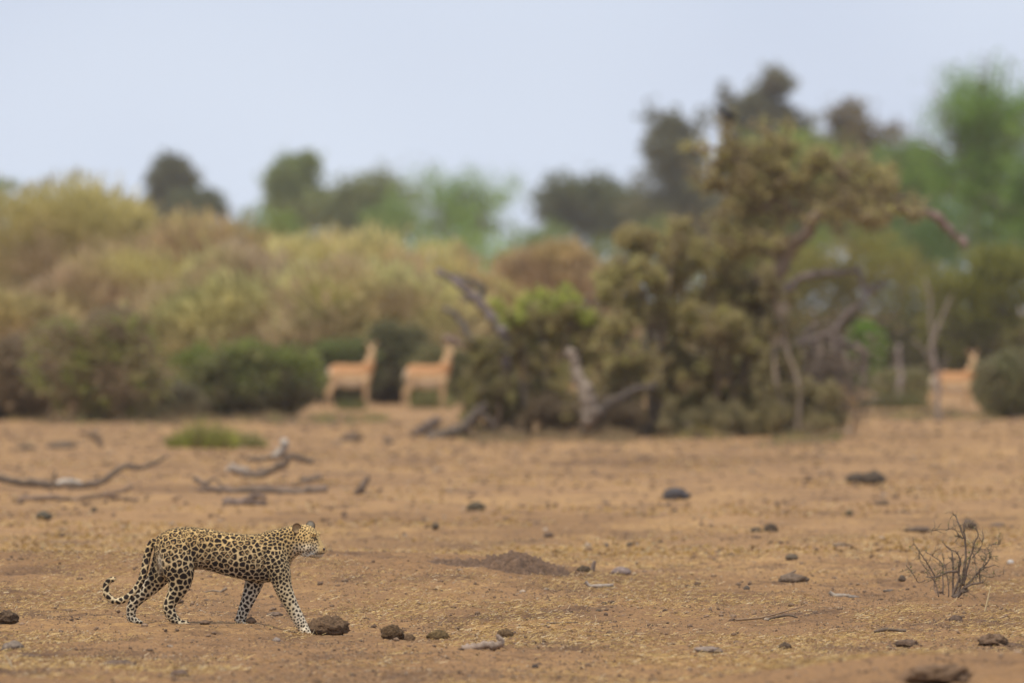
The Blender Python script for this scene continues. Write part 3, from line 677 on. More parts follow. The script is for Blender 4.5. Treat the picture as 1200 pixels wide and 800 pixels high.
bush('green_bush', 560, 230, 262, 340, 'fresh green bush line under the airy trees in the middle', 'bush', 'green bushes far behind', [(.16, .26, .06), (.20, .27, .07), (.22, .24, .06)], seed=21, n=8000, is_D=True)
bush('green_bush', 300, 120, 230, 420, 'green bush in the dip left of the round headed green tree', 'bush', 'green bushes far behind', [(.13, .18, .06), (.17, .20, .07)], seed=66, n=5000, is_D=True)
bush('green_bush', 465, 130, 224, 430, 'green bush joining the low dull tree and the airy tree', 'bush', 'green bushes far behind', [(.14, .20, .07), (.18, .22, .08)], seed=67, n=5000, is_D=True)
bush('green_bush', 640, 110, 256, 420, 'green bush in the dip left of the dark rounded tree', 'bush', 'green bushes far behind', [(.15, .20, .07), (.17, .20, .08)], seed=68, n=4500, is_D=True)
bush('green_bush', 330, 130, 235, 360, 'green bush below the round green tree on the left', 'bush', 'green bushes far behind', [(.14, .20, .06), (.20, .22, .07)], seed=22, n=5000, is_D=True)
bush('green_bush', 760, 210, 250, 370, 'dull green bush between the dark round tree and the gnarled tree', 'bush', 'green bushes far behind', [(.12, .15, .05), (.16, .18, .06)], seed=23, n=6000, is_D=True)
bush('green_bush', -10, 120, 205, 420, 'distant green bush peeping over the left edge of the tall bush', 'bush', 'green bushes far behind', GR, seed=24, n=4000, is_D=True)
bush('dome_bush', 1010, 270, 255, 280, 'olive green dome bush right behind the gnarled tree trunk', 'bush', 'dark based dome bushes on the right', [(.17, .16, .04), (.20, .175, .045), (.15, .12, .04)], seed=25, n=11000, lobes=9, pal_low=(.05, .042, .026), is_D=True)  # dark pal_low paints the shade under these dome bushes
bush('dome_bush', 1165, 180, 285, 262, 'olive green dome bush cut by the right edge of the view', 'bush', 'dark based dome bushes on the right', [(.17, .165, .04), (.14, .14, .035)], seed=26, n=9000, lobes=7, pal_low=(.055, .045, .028), is_D=True)  # low leaves darkened as painted under-shadow here too
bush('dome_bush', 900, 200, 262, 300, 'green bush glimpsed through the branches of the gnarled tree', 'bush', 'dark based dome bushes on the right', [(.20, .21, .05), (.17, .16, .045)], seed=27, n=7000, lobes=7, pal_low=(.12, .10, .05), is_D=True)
# front shrubs along the edge of the clearing
FS = 'front shrubs along the edge of the clearing'
bush('thorny_shrub', 125, 180, 352, 494, 'dark brown thorny shrub with a few fresh green tips on the left', 'shrub', FS, [(.16, .12, .07), (.22, .16, .10), (.19, .21, .05), (.20, .145, .09)], seed=31, n=9000, leaf=(.09, .045), twig=(.13, .10, .08), lobes=8, clump=.12)
bush('thorny_shrub', 25, 130, 385, 492, 'dark brown thorny shrub at the left edge of the view', 'shrub', FS, [(.17, .13, .075), (.23, .17, .105), (.16, .12, .07)], seed=32, n=7000, leaf=(.09, .045), twig=(.13, .10, .08), clump=.12)
bush('leafy_shrub', 290, 176, 385, 490, 'dense green leafy shrub between the thorny shrub and the left impala', 'shrub', FS, [(.15, .165, .045), (.18, .205, .055), (.15, .13, .055)], seed=33, n=11000, leaf=(.09, .05), pal_low=(.10, .085, .055), lobes=8, clump=.14)
bush('leafy_shrub', 395, 100, 388, 474, 'green leafy shrub just behind the left impala', 'shrub', FS, [(.13, .16, .045), (.10, .10, .045)], seed=34, n=5000, leaf=(.09, .05), pal_low=(.11, .09, .055), clump=.16)
bush('leafy_shrub', 458, 110, 375, 473, 'dull olive shrub standing between the two left impalas', 'shrub', FS, [(.13, .125, .06), (.11, .10, .05)], seed=35, n=6000, leaf=(.09, .05), pal_low=(.10, .075, .05), clump=.16)
bush('leafy_shrub', 520, 90, 400, 474, 'olive shrub behind the impala next to the broken tree', 'shrub', FS, [(.17, .15, .07), (.13, .12, .05)], seed=36, n=5000, leaf=(.09, .05), clump=.16)
bush('low_shrub', 200, 80, 440, 492, 'low brown shrub between the thorny and the green shrub', 'shrub', FS, [(.13, .12, .06), (.15, .12, .08)], seed=37, n=4000, leaf=(.08, .04))
bush('low_shrub', 1183, 92, 408, 490, 'low grey green shrub at the right edge beside the impala', 'shrub', FS, [(.17, .145, .075), (.13, .13, .055), (.18, .15, .10)], seed=38, n=6000, leaf=(.08, .04), clump=.14)
bush('low_shrub', 1058, 75, 428, 470, 'low pale shrub behind the bare sapling', 'shrub', FS, [(.22, .18, .10), (.18, .17, .07)], seed=39, n=4000, leaf=(.08, .04))
bush('leafy_shrub', 1014, 42, 372, 458, 'bright green leafy shrub just right of the dead branches', 'shrub', FS, [(.16, .24, .045), (.14, .20, .04)], seed=40, n=3500, leaf=(.09, .05))
bush('leafy_shrub', 1090, 170, 372, 452, 'dark shrub with shade put into its leaf colour under the dome bushes on the right', 'shrub', FS, DK, seed=41, n=6000, leaf=(.09, .05))
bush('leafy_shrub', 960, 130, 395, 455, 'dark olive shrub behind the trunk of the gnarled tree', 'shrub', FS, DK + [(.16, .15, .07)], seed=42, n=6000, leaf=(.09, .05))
# ---- far trees
FT = 'trees on the skyline'
GY = [(.105, .12, .075), (.135, .145, .09), (.09, .10, .065)]
tree('dark_tree', 186, 66, 183, 262, 900, 'small dark round tree on the left skyline', 'tree', FT, [(.07, .085, .04), (.10, .11, .06)], seed=51, n=5000, lean=.8)
tree('dark_tree', 232, 60, 222, 250, 880, 'little dark tree low on the skyline beside the small round dark tree', 'tree', FT, [(.07, .09, .04), (.10, .12, .06)], seed=52, n=3000)
tree('green_tree', 358, 88, 178, 262, 820, 'round headed green tree left of the airy trees', 'tree', FT, [(.12, .18, .06), (.16, .20, .08)], seed=53, n=7000, nblob=15)
tree('green_tree', 425, 130, 200, 285, 800, 'low dull green tree between the round headed and the airy green tree', 'tree', FT, [(.13, .17, .07), (.15, .18, .08)], seed=54, n=5500)
tree('airy_tree', 540, 190, 192, 285, 700, 'airy bright green tree with sky showing through its crown', 'tree', FT, [(.13, .24, .065), (.17, .27, .08)], seed=55, n=6500, airy=1.0, nblob=17, leaf=(.18, .08))
tree('dark_tree', 697, 120, 208, 275, 820, 'dark rounded tree left of the tall dark tree', 'tree', FT, [(.075, .10, .045), (.10, .12, .06)], seed=56, n=8000, nblob=14)
tree('dark_tree', 792, 100, 128, 290, 720, 'tall dark grey tree behind the left side of the gnarled tree', 'tree', FT, GY, seed=57, n=9000, nblob=15)
tree('dark_tree', 903, 92, 84, 250, 780, 'tallest dark tree directly behind the top of the gnarled tree', 'tree', FT, GY + [(.12, .11, .09)], seed=58, n=9000, nblob=13, shape='umbrella')
tree('dark_tree', 1000, 120, 115, 280, 700, 'brownish olive tree right of the top of the gnarled tree', 'tree', FT, [(.11, .10, .055), (.14, .12, .06)], seed=59, n=9000, nblob=14)
tree('green_tree', 935, 140, 150, 310, 520, 'fresh green tree seen through the gnarled crown', 'tree', FT, [(.15, .22, .06), (.18, .24, .07)], seed=60, n=8000, nblob=14)
tree('green_tree', 1062, 120, 168, 310, 540, 'mid green tree between the brownish tree and the big tree on the right', 'tree', FT, [(.11, .18, .055), (.13, .20, .07)], seed=61, n=11000, nblob=20)
tree('tall_tree', 1148, 185, 52, 320, 420, 'big bright green tree towering at the right edge', 'tree', FT, [(.11, .21, .05), (.15, .27, .065), (.10, .17, .05)], seed=62, n=20000, nblob=34, airy=.5, leaf=(.17, .08))
tree('tall_tree', 1235, 120, 95, 330, 380, 'green tree beyond the right edge whose crown reaches into view', 'tree', FT, [(.10, .18, .05), (.13, .22, .06)], seed=63, n=10000, nblob=22, leaf=(.17, .08))
tree('dark_tree', 860, 160, 200, 330, 760, 'dark tree filling the gap behind the middle of the gnarled tree', 'tree', FT, GY, seed=64, n=6000)

bush('green_bush', 1120, 240, 225, 350, 'dark green bush under the big tree at the right edge', 'bush', 'green bushes far behind', [(.08, .12, .04), (.10, .15, .05)], seed=65, n=9000, is_D=True)
# ------------------------------------------------------------------ the gnarled tree and its thicket (174 m away)
TD = 174.0
def tp(px, py, dd=0.0):
    D = TD + dd; return np.array([(px - 600) / FPX * D, D, CAMZ + (HORIZON - py) / FPX * D])
def sleeve(g, P, R, dens, leaf, pal, off):
    """short leafy spurs set thickly round a branch"""
    P = np.asarray(P); d = np.linalg.norm(np.diff(P, axis=0), axis=1); n = int(d.sum() * dens)
    if n < 1: return
    t = rng.random(n) * (len(P) - 1); k = np.minimum(t.astype(int), len(P) - 2); f = (t - k)[:, None]
    B = P[k] * (1 - f) + P[k + 1] * f; o = rng.normal(size=(n, 3)); o /= np.linalg.norm(o, axis=1)[:, None]
    nb = max(2, n // 14); cl = rng.random(nb) * (len(P) - 1)
    pl = np.array(pal); c = pl[rng.integers(0, len(pl), nb)][rng.integers(0, nb, n)] * (.75 + .5 * rng.random((n, 1)))
    g.leaves(B + o * off * (0.3 + .7 * rng.random((n, 1))) - [0, 0, 0], leaf[0], leaf[1], c, up=o * 1.2)

GN = [(.44, .375, .16), (.52, .46, .19), (.37, .295, .16), (.56, .54, .18), (.36, .275, .17), (.30, .225, .15)]
def grow(gw, gl, P0, d0, length, r, lev, pal, leafy=1.0, bark=(.28, .215, .155), dens=250, off=.09):
    n = 7; P = [np.array(P0)]; d = np.array(d0) / np.linalg.norm(d0)
    for i in range(n - 1):
        d = d + rng.normal(size=3) * .30; d[2] += .05; d /= np.linalg.norm(d); P.append(P[-1] + d * length / (n - 1))
    P = np.array(P); gw.tube(P, np.linspace(r, r * .45, n), 6 if lev > 1 else 5, np.array(bark) * (.8 + .4 * rng.random()), rough=.12)
    if lev <= 1: sleeve(gl, P, r, dens * leafy, (.075, .036), [np.array(pal[rng.integers(0, len(pal))]) * .55 + np.array(pal[0]) * .45], off)
    else: sleeve(gl, P[2:], r, dens * .5 * leafy, (.075, .034), pal, off + r)
    if lev > 0:
        for q in range(4 if lev > 1 else 3):
            k = rng.integers(2, n); e = rng.normal(size=3) * .8 + d * .6 + [0, 0, .25]; grow(gw, gl, P[k], e, length * (.45 + .3 * rng.random()), r * .5, lev - 1, pal, leafy, bark, dens, off)

def gnarled_tree():
    global rng
    keep = rng; rng = np.random.default_rng(77)
    b = tp(918, 512); x0, y0 = b[0], b[1]; zg = gz(x0, y0)
    root = thing('gnarled_tree', (x0, y0, zg), 'gnarled twisted tree with small olive leaves and a bare drooping limb to the right', 'tree')
    o = np.array([x0, y0, zg])
    gt = Geo(); bark = (.20, .15, .11)
    def limb(pts, r0, r1, g, n=22, c=bark):
        P = resample([tp(*p) for p in pts], n) + rng.normal(size=(n, 3)) * r1 * .35 - o; g.tube(P, np.linspace(r0, r1, n) * (1 + .18 * rng.normal(size=n).clip(-1, 1)), 9, c, rough=.12); return P
    bark = (.095, .07, .05); limb([(922, 516), (925, 470, 0), (918, 420, -.2), (912, 370, 0), (906, 325, .1), (926, 292), (950, 262, -.2), (968, 244)], .15, .10, gt)
    gt.obj('trunk', M_BARK, root); bark = (.17, .125, .09)
    main = []
    specs = [([(966, 246), (940, 222), (905, 203), (880, 184), (860, 172)], .085, .03, 1), ([(950, 262), (915, 235), (880, 225), (848, 215)], .07, .03, 1), ([(966, 246), (1000, 232), (1030, 236), (1058, 244)], .085, .06, .8),
             ([(905, 203), (920, 185), (916, 172)], .05, .02, 1), ([(968, 244, .2), (985, 215, .4), (1010, 205, .3)], .05, .02, 1), ([(925, 292), (890, 270), (870, 285), (840, 262)], .06, .025, 1),
             ([(880, 226), (870, 195), (850, 185), (846, 175)], .045, .02, 1), ([(940, 215), (962, 190), (985, 195)], .045, .02, 1), ([(915, 300), (890, 292), (865, 300), (845, 290)], .05, .02, 1), ([(905, 240), (885, 250), (865, 246)], .05, .02, 1), ([(880, 186, .2), (857, 192, .25), (840, 203, .2), (843, 224, .2)], .035, .015, 1),
             ([(1000, 232, .2), (1022, 222, .3), (1042, 222, .2)], .045, .02, 1.2), ([(985, 240, -.3), (1005, 250, -.4), (1030, 256, -.3)], .04, .02, 1)]
    gl = Geo(); gw = Geo(); cb = 0
    for pts, r0, r1, lf in specs:
        g = Geo(); P = limb(pts, r0, r1, g, 18); g.obj('limb', M_BARK, root)
        sleeve(gl, P, r0, 130 * lf, (.075, .034), GN, .15)
        for k in range(2, 18, 1):
            e = rng.normal(size=3) * [1, 1, .8] + [0, 0, .35]; grow(gw, gl, P[k], e, .20 + .30 * rng.random(), .030, 1, GN, .36 * lf, bark, off=.10)
    gl.obj('crown', M_LEAF, root, smooth=False)['kind'] = 'stuff'; gw.obj('twigs', M_TWIG, root)['kind'] = 'stuff'
    g = Geo(); P = limb([(1056, 243), (1075, 250), (1093, 249), (1108, 262), (1118, 277), (1132, 285)], .075, .055, g, 20, (.20, .14, .12)); g.add(*ball(P[-1], (.075, .07, .06), 8), c=(.19, .13, .11))
    tag(g.obj('limb', M_BARK, root), 'bare drooping limb reaching right')
    gy = (.165, .13, .115)
    for pts, r0, r1 in [([(914, 345), (935, 326), (960, 320), (985, 318), (1006, 314)], .07, .04), ([(1005, 315), (1010, 330), (1018, 345)], .04, .03), ([(922, 412), (945, 400), (972, 392), (990, 372), (1012, 352), (1022, 338)], .07, .03),
                        ([(1018, 345), (1030, 334), (1040, 330)], .03, .035), ([(972, 392), (990, 402), (1008, 408), (1014, 424), (1012, 440)], .07, .03), ([(955, 402), (958, 430), (950, 460), (962, 490)], .06, .03), ([(975, 396), (985, 425), (978, 455), (985, 485)], .045, .025),
                        ([(925, 410), (940, 395), (960, 375)], .05, .02), ([(908, 330), (890, 330), (876, 318)], .05, .02)]:
        g = Geo(); limb(pts, r0, r1, g, 16, gy); g.obj('dead_branch', M_BARK, root)
    g = Geo()
    for q in range(300):
        c0 = tp(972 + rng.normal() * 24, 445 + rng.normal() * 28, rng.normal() * .3) - o; P = [c0]; d = rng.normal(size=3)
        for i in range(6): d = d + rng.normal(size=3) * .6; d /= np.linalg.norm(d); P.append(P[-1] + d * .09)
        g.tube(np.array(P), np.linspace(.014, .006, 7), 4, np.array((.22, .17, .13)) * (.6 + .7 * rng.random()))
    g.obj('dead_twigs', M_TWIG, root)['kind'] = 'stuff'
    rng = keep
gnarled_tree()

def thicket(px, base, label, blobs, seed, pal=GN, top_pal=None, stems=9, dd=0.0, bark=(.22, .17, .125), name='thicket_shrub', dens=1.0):
    """a dense twisted shrub; blobs: (px, py, radius px, weight) of its outline"""
    global rng
    keep = rng; rng = np.random.default_rng(seed)
    D = TD + dd; x = (px - 600) / FPX * D; zg = gz(x, D); o = np.array([x, D, zg]); root = thing(name, tuple(o), label, 'shrub', 'shrubs of the thicket round the gnarled tree')
    gw = Geo(); gl = Geo()
    for i, (bx, by, br, wt) in enumerate(blobs):
        c = tp(bx, by, dd + rng.normal() * .35) - o; r = br / FPX * D
        b0 = np.array([(rng.random() - .5) * .5 + c[0] * .4, (rng.random() - .5) * .4, -.05]); mid = (b0 + c) / 2 + rng.normal(size=3) * .12
        st = Geo(); st.tube(resample([b0, mid, c], 10), np.linspace(.055, .022, 10), 7, np.array(bark) * (.8 + .5 * rng.random()), rough=.15); st.obj('stem', M_BARK, root)
        for q in range(int(13 * wt * dens)):
            d = rng.normal(size=3); d /= np.linalg.norm(d); P0 = c + d * r * .35 * rng.random(); pp = pal
            if top_pal is not None and d[2] > .1 and by < top_pal[1]: pp = top_pal[0]
            grow(gw, gl, P0, d * [1, .9, .85], r * (.5 + .55 * rng.random()), .024, 1, pp, .75, bark, dens=260, off=.08)
    gl.obj('crown', M_LEAF, root, smooth=False)['kind'] = 'stuff'; gw.obj('twigs', M_TWIG, root)['kind'] = 'stuff'
    rng = keep; return root
BR = [(.46, .50, .11), (.40, .43, .10), (.34, .35, .10)]
thicket(640, 505, 'blocky thicket shrub with a flat bright green top right of the broken grey tree', [(605, 375, 26, 1.2), (635, 370, 26, 1.3), (668, 368, 27, 1.3), (692, 385, 26, 1), (590, 415, 30, 1), (630, 415, 34, 1.3), (680, 425, 34, 1.3), (600, 460, 32, 1.2), (645, 465, 34, 1.3), (690, 470, 32, 1.2)], 101, top_pal=(BR, 376))
thicket(765, 508, 'tall thicket shrub with a forked leafy top left of the gnarled tree', [(735, 280, 22, 1), (755, 285, 22, .8), (790, 290, 26, 1), (745, 320, 30, 1.2), (790, 325, 32, 1.3), (720, 345, 28, 1.1), (765, 365, 36, 1.3), (725, 400, 34, 1.2), (800, 375, 32, 1.2), (745, 440, 38, 1.3), (790, 430, 36, 1.3), (735, 480, 34, 1.2), (785, 482, 34, 1.2)], 102, dd=.3)
thicket(850, 510, 'broad thicket shrub filling the space beneath the gnarled crown', [(828, 292, 24, .6), (862, 312, 28, .7), (835, 345, 34, 1), (875, 352, 34, .9), (890, 325, 22, .5), (845, 395, 38, 1.4), (890, 400, 36, 1.3), (830, 445, 38, 1.3), (880, 450, 38, 1.3), (835, 485, 34, 1.2), (885, 490, 34, 1.2), (908, 375, 24, .9), (915, 405, 24, .9), (900, 340, 22, .8), (918, 350, 16, .6)], 103, dd=.9)
thicket(925, 514, 'low rounded thicket shrub at the foot of the gnarled trunk', [(915, 455, 28, 1.1), (940, 465, 26, 1), (905, 488, 28, 1.2), (935, 495, 26, 1.2), (955, 480, 22, .9), (920, 430, 24, .9), (968, 462, 18, .6), (975, 490, 18, .6), (962, 500, 18, .6), (912, 388, 19, .55), (906, 352, 17, .5), (924, 412, 19, .55), (902, 325, 15, .4)], 104, dd=-1.0, pal=[(.32, .27, .13), (.38, .32, .15), (.26, .21, .11)])
thicket(552, 502, 'low brownish shrub with green patches among the fallen logs', [(560, 405, 16, .5), (572, 425, 22, .9), (556, 450, 18, .9), (578, 458, 24, 1.1), (560, 482, 20, 1), (585, 487, 20, 1)], 105, dd=-.75, pal=[(.27, .23, .10), (.31, .25, .14), (.32, .31, .09)])
thicket(700, 512, 'dull brown low shrub behind the pale leaning stump', [(660, 490, 20, 1), (700, 485, 24, 1.1), (740, 492, 20, 1), (640, 480, 20, 1)], 106, dd=-.9, pal=[(.25, .19, .12), (.30, .23, .14)])
thicket(820, 516, 'dull olive low shrub in front of the broad thicket shrub', [(790, 495, 20, 1), (825, 492, 24, 1.1), (860, 495, 22, 1)], 107, dd=-1.1, pal=[(.28, .24, .12), (.33, .27, .14)])

# ---- broken grey snag left of the thicket, leaning stump, fallen logs
def timber(name, label, cat, limbs, dd, px, py, col_, group=None, base_z=None, M=M_BARK):
    """dead wood. limbs: list of (part name, points in photo pixels (+depth), r0, r1)"""
    D = TD + dd if base_z is None else base_z
    b = np.array([(px - 600) / FPX * D, D, 0]); b[2] = gz(b[0], D); root = thing(name, tuple(b), label, cat, group)
    for pn, pts, r0, r1, *cc in limbs:
        P = np.array([[(p[0] - 600) / FPX * (D + (p[2] if len(p) > 2 else 0)), D + (p[2] if len(p) > 2 else 0), CAMZ + (HORIZON - p[1]) / FPX * (D + (p[2] if len(p) > 2 else 0))] for p in pts]) - b
        n = max(8, 5 * len(pts)); Q_ = resample(P, n) + rng.normal(size=(n, 3)) * r1 * .25
        g = Geo(); g.tube(Q_, np.linspace(r0, r1, n) * (1 + .15 * rng.normal(size=n).clip(-1.2, 1.2)), 9, cc[0] if cc else col_, rough=.12); g.obj(pn, M, root)
    return root
GREY = (.19, .155, .145)
timber('broken_tree', 'dead grey broken tree with jagged limbs pointing up to the left', 'dead tree',
       [('trunk', [(600, 505, .4), (596, 460, .3), (592, 420, .1), (588, 385, -.1)], .08, .075), ('limb', [(588, 388), (570, 365), (552, 345), (535, 330), (514, 318)], .085, .05), ('limb', [(572, 412), (555, 405), (538, 402), (520, 396)], .07, .045, (.24, .17, .14)),
        ('limb', [(560, 352), (568, 338), (555, 330), (530, 322)], .06, .03, (.13, .11, .09)), ('limb', [(550, 398), (542, 380), (532, 366), (520, 361)], .055, .035, (.13, .11, .10)), ('limb', [(575, 430), (566, 455), (560, 490)], .06, .04), ('limb', [(560, 350), (545, 352), (540, 345)], .04, .02)], -.5, 585, 505, GREY)
g = None
timber('leaning_stump', 'pale weathered stump leaning in front of the thicket', 'stump', [('trunk', [(694, 494), (690, 470), (680, 445), (672, 425), (668, 410)], .15, .07, (.25, .20, .155)), ('branch', [(694, 488, .1), (715, 470, .2), (740, 458, .3), (768, 452, .4)], .08, .05, (.10, .08, .065))], -1.6, 692, 500, GREY)
timber('fallen_log', 'dark forked fallen log lying left of the thicket', 'log', [('trunk', [(506, 516), (530, 508), (548, 498), (560, 482), (570, 474)], .11, .07), ('branch', [(560, 485), (575, 490), (580, 505)], .05, .03), ('branch', [(548, 498), (549, 508), (546, 515)], .05, .03)], -2.2, 540, 514, (.12, .095, .075))
timber('fallen_log', 'short dark log tilted on the ground, leftmost by the broken tree', 'log', [('trunk', [(492, 507), (500, 500), (512, 492)], .07, .08), ('branch', [(488, 518), (484, 508), (492, 500)], .045, .03)], -1.5, 498, 514, (.14, .105, .085))
timber('bare_sapling', 'bare grey forked sapling standing beside the right impala', 'sapling', [('trunk', [(1100, 494), (1099, 460), (1096, 430), (1092, 405), (1099, 380)], .05, .035), ('branch', [(1094, 410), (1090, 380), (1090, 350), (1084, 325)], .03, .02), ('branch', [(1098, 385), (1108, 362), (1116, 345)], .03, .015), ('branch', [(1096, 432), (1084, 412), (1070, 398)], .022, .012), ('branch', [(1098, 450), (1106, 430), (1110, 415)], .018, .01)], 0, 1100, 494, (.25, .20, .17), base_z=194.0)
timber('bare_sapling', 'pale dead stick upright left of the forked sapling', 'sapling', [('trunk', [(1054, 470), (1055, 440), (1052, 405)], .07, .04)], 0, 1054, 470, (.26, .21, .18), base_z=228.0)

# small black bird on the crown
def bird():
    c = tp(852, 134); root = thing('bird', tuple(c), 'small black bird perched on the topmost twig of the gnarled tree', 'bird')
    P = [chain([((-.05, 0, -.02), .022), ((0, 0, .0), .038), ((.04, 0, .035), .030), ((.058, 0, .062), .024)], flat=.9)]
    P.append(chain([((-.05, 0, -.02), .016), ((-.11, 0, -.055), .012), ((-.15, 0, -.08), .008)], flat=1.3)); me = fuse(P, .006, 2)
    me.materials.append(M_BIRD); link(bpy.data.objects.new('body', me), root)
    g = Geo(); g.tube([(.075, 0, .065), (.09, 0, .063), (.105, 0, .058)], [.009, .006, .001], 6); g.obj('beak', M_BIRD, root)
    for sd in (-1, 1):
        g = Geo(); g.add(*ball((-.03, sd * .03, .0), (.065, .010, .026), 10)); g.obj('wing', M_BIRD, root)
        g = Geo(); g.tube([(.0, sd * .012, -.02), (.005, sd * .012, -.075)], [.004, .003], 5); g.obj('leg', M_BIRD, root)
    root.scale = (1.7,) * 3; root.rotation_euler = (0, 0, math.radians(160))
    return c
bird()
g = Geo(); p0 = tp(858, 152); p1 = tp(852, 136); _root = [o for o in bpy.data.objects if o.name == 'gnarled_tree'][0]
g.tube(resample([p0, (p0 + p1) / 2 + [.02, 0, 0], p1 + [0, 0, -.06]], 6) - np.array(_root.location), np.linspace(.02, .008, 6), 5, (.17, .12, .09)); g.obj('limb', M_BARK, _root)

# ------------------------------------------------------------------ dead wood on the open ground
def ground_wood(name, label, limbs, col_, cat='branch', group='dead branches lying on the open ground'):
    """limbs: photo paths whose first path lies on the ground; (part, points, r0, r1[, colour])"""
    p = limbs[0][1][0]; base = limbs[0][5] if len(limbs[0]) > 5 else None
    D = at(p[0], base if base else max(q[1] for q in limbs[0][1]) + 2)[1]
    return timber(name, label, cat, [l[:4] + ((l[4],) if len(l) > 4 and l[4] is not None else ()) for l in limbs], 0, p[0], p[1], col_, group, base_z=D)
DW = (.16, .12, .09)
ground_wood('dead_branch', 'long thin dead branch lying at the left with its right end raised', [('bough', [(-30, 558), (20, 563), (60, 568), (100, 570), (118, 564), (138, 552), (150, 545)], .045, .035), ('twig', [(148, 545), (165, 548), (182, 542), (197, 534)], .03, .014), ('twig', [(60, 567), (64, 558), (66, 551)], .02, .01), ('twig', [(68, 566), (82, 563), (95, 566)], .03, .02, (.45, .40, .34))], DW)
ground_wood('dead_branch', 'dark dead branch lying flat in front of the long thin one', [('bough', [(15, 585), (60, 582), (90, 585), (118, 580), (140, 577), (157, 568)], .03, .018), ('twig', [(118, 580), (140, 583), (162, 586)], .02, .012)], (.20, .14, .10))
ground_wood('dead_branch', 'curved dark driftwood with a bleached white knob on top', [('bough', [(284, 558), (305, 556), (322, 550), (336, 542), (338, 533), (348, 536), (366, 539)], .055, .035), ('stump', [(318, 537), (327, 531), (334, 523), (333, 516)], .035, .045, (.38, .33, .28)), ('root_end', [(268, 549), (278, 551), (292, 553)], .05, .045, (.36, .30, .25)), ('twig', [(290, 537), (305, 538), (336, 534)], .03, .025)], DW)
ground_wood('dead_branch', 'thin forked dead branch lying in front of the bleached driftwood', [('bough', [(228, 560), (246, 572), (270, 574), (310, 574), (345, 575), (383, 573)], .03, .035), ('twig', [(240, 566), (252, 560), (262, 570)], .02, .012), ('twig', [(232, 573), (255, 575)], .025, .018)], (.20, .15, .115))
ground_wood('dead_branch', 'short dark branch in front of the forked dead branch', [('bough', [(263, 590), (275, 589), (290, 588), (310, 590)], .045, .03), ('twig', [(275, 589), (300, 580), (312, 582)], .025, .02)], (.17, .125, .10))
ground_wood('dead_branch', 'small dark stick standing aslant in the open ground', [('bough', [(418, 578), (425, 570), (430, 562), (433, 558)], .045, .02)], (.15, .11, .085))
ground_wood('dead_branch', 'short dark stick lying near the bleached driftwood at its right', [('bough', [(352, 562), (362, 561), (377, 559)], .03, .03)], (.17, .13, .10))
ground_wood('dead_branch', 'slanting stub of brown wood behind the long thin branch', [('bough', [(108, 508), (114, 514), (120, 524)], .05, .04)], (.20, .145, .10))

# green grass tuft and other low growth
def tuft(px, py, w_px, h_px, label, pal, n=1600, seed=3, name='grass_tuft', cat='grass tuft', group=None, bw=.012):
    global rng
    keep = rng; rng = np.random.default_rng(seed); x, y = at(px, py); sc = y / FPX; w = w_px * sc; h = h_px * sc
    root_z = gz(x, y); g = Geo(); u = (rng.random((n, 2)) - .5) * [w, w * .7]; lx = u[:, 0] / (w * .5); hh = h * (1 - .6 * lx ** 2) * (.25 + .95 * rng.random(n)) * (.6 + .8 * vn(u[:, 0] * 6 + seed, u[:, 1] * 6))
    d = np.stack([u[:, 0] / w * 1.2 + rng.normal(size=n) * .3, rng.normal(size=n) * .3, np.ones(n)], 1); d /= np.linalg.norm(d, axis=1)[:, None]
    P = np.stack([u[:, 0], u[:, 1], np.zeros(n)], 1); pl = np.array(pal); c = pl[rng.integers(0, len(pl), n)] * (.8 + .4 * rng.random((n, 1)))
    e = np.cross(d, rng.normal(size=(n, 3))); e /= np.linalg.norm(e, axis=1)[:, None]; T_ = P + d * hh[:, None]
    V = np.stack([P - e * bw / 2, P + e * bw / 2, T_], 1).reshape(-1, 3); g.add(V, [np.arange(3 * n).reshape(n, 3)], np.repeat(c, 3, 0)); o = g.obj(name, M_LEAF, None, smooth=False)
    o.location = (x, y, root_z); tag(o, label, cat, group, ); rng = keep; return o
tuft(238, 525, 78, 33, 'bright green grass tuft on the bare ground before the leafy shrub', [(.38, .40, .06), (.30, .33, .06), (.33, .29, .10), (.24, .18, .09)], 1300, 5, bw=.024)
tuft(282, 524, 60, 20, 'pale dry tuft joined to the right of the bright green tuft', [(.36, .30, .12), (.28, .27, .10)], 1200, 6, bw=.016)
tuft(505, 478, 45, 28, 'yellowish green tuft at the feet of the impala by the broken tree', [(.26, .26, .08), (.30, .25, .12)], 900, 7, bw=.02)
tuft(412, 480, 30, 18, 'green tuft between the legs of the left impala', [(.20, .22, .07), (.26, .23, .10)], 600, 8, bw=.02)
tuft(818, 512, 40, 16, 'dry yellow tuft in front of the broad thicket shrub', [(.42, .30, .10), (.30, .28, .08)], 700, 9, bw=.018)
tuft(985, 480, 32, 28, 'golden dry tuft right of the gnarled trunk', [(.45, .28, .12), (.38, .28, .12)], 900, 10, bw=.018)
tuft(1050, 478, 90, 24, 'olive low tuft left of the forked sapling', [(.22, .18, .08), (.16, .16, .06)], 1500, 12, bw=.02)
tuft(250, 490, 46, 26, 'pale tuft beneath the leafy shrub', [(.34, .26, .17), (.26, .22, .12)], 800, 13, bw=.02)

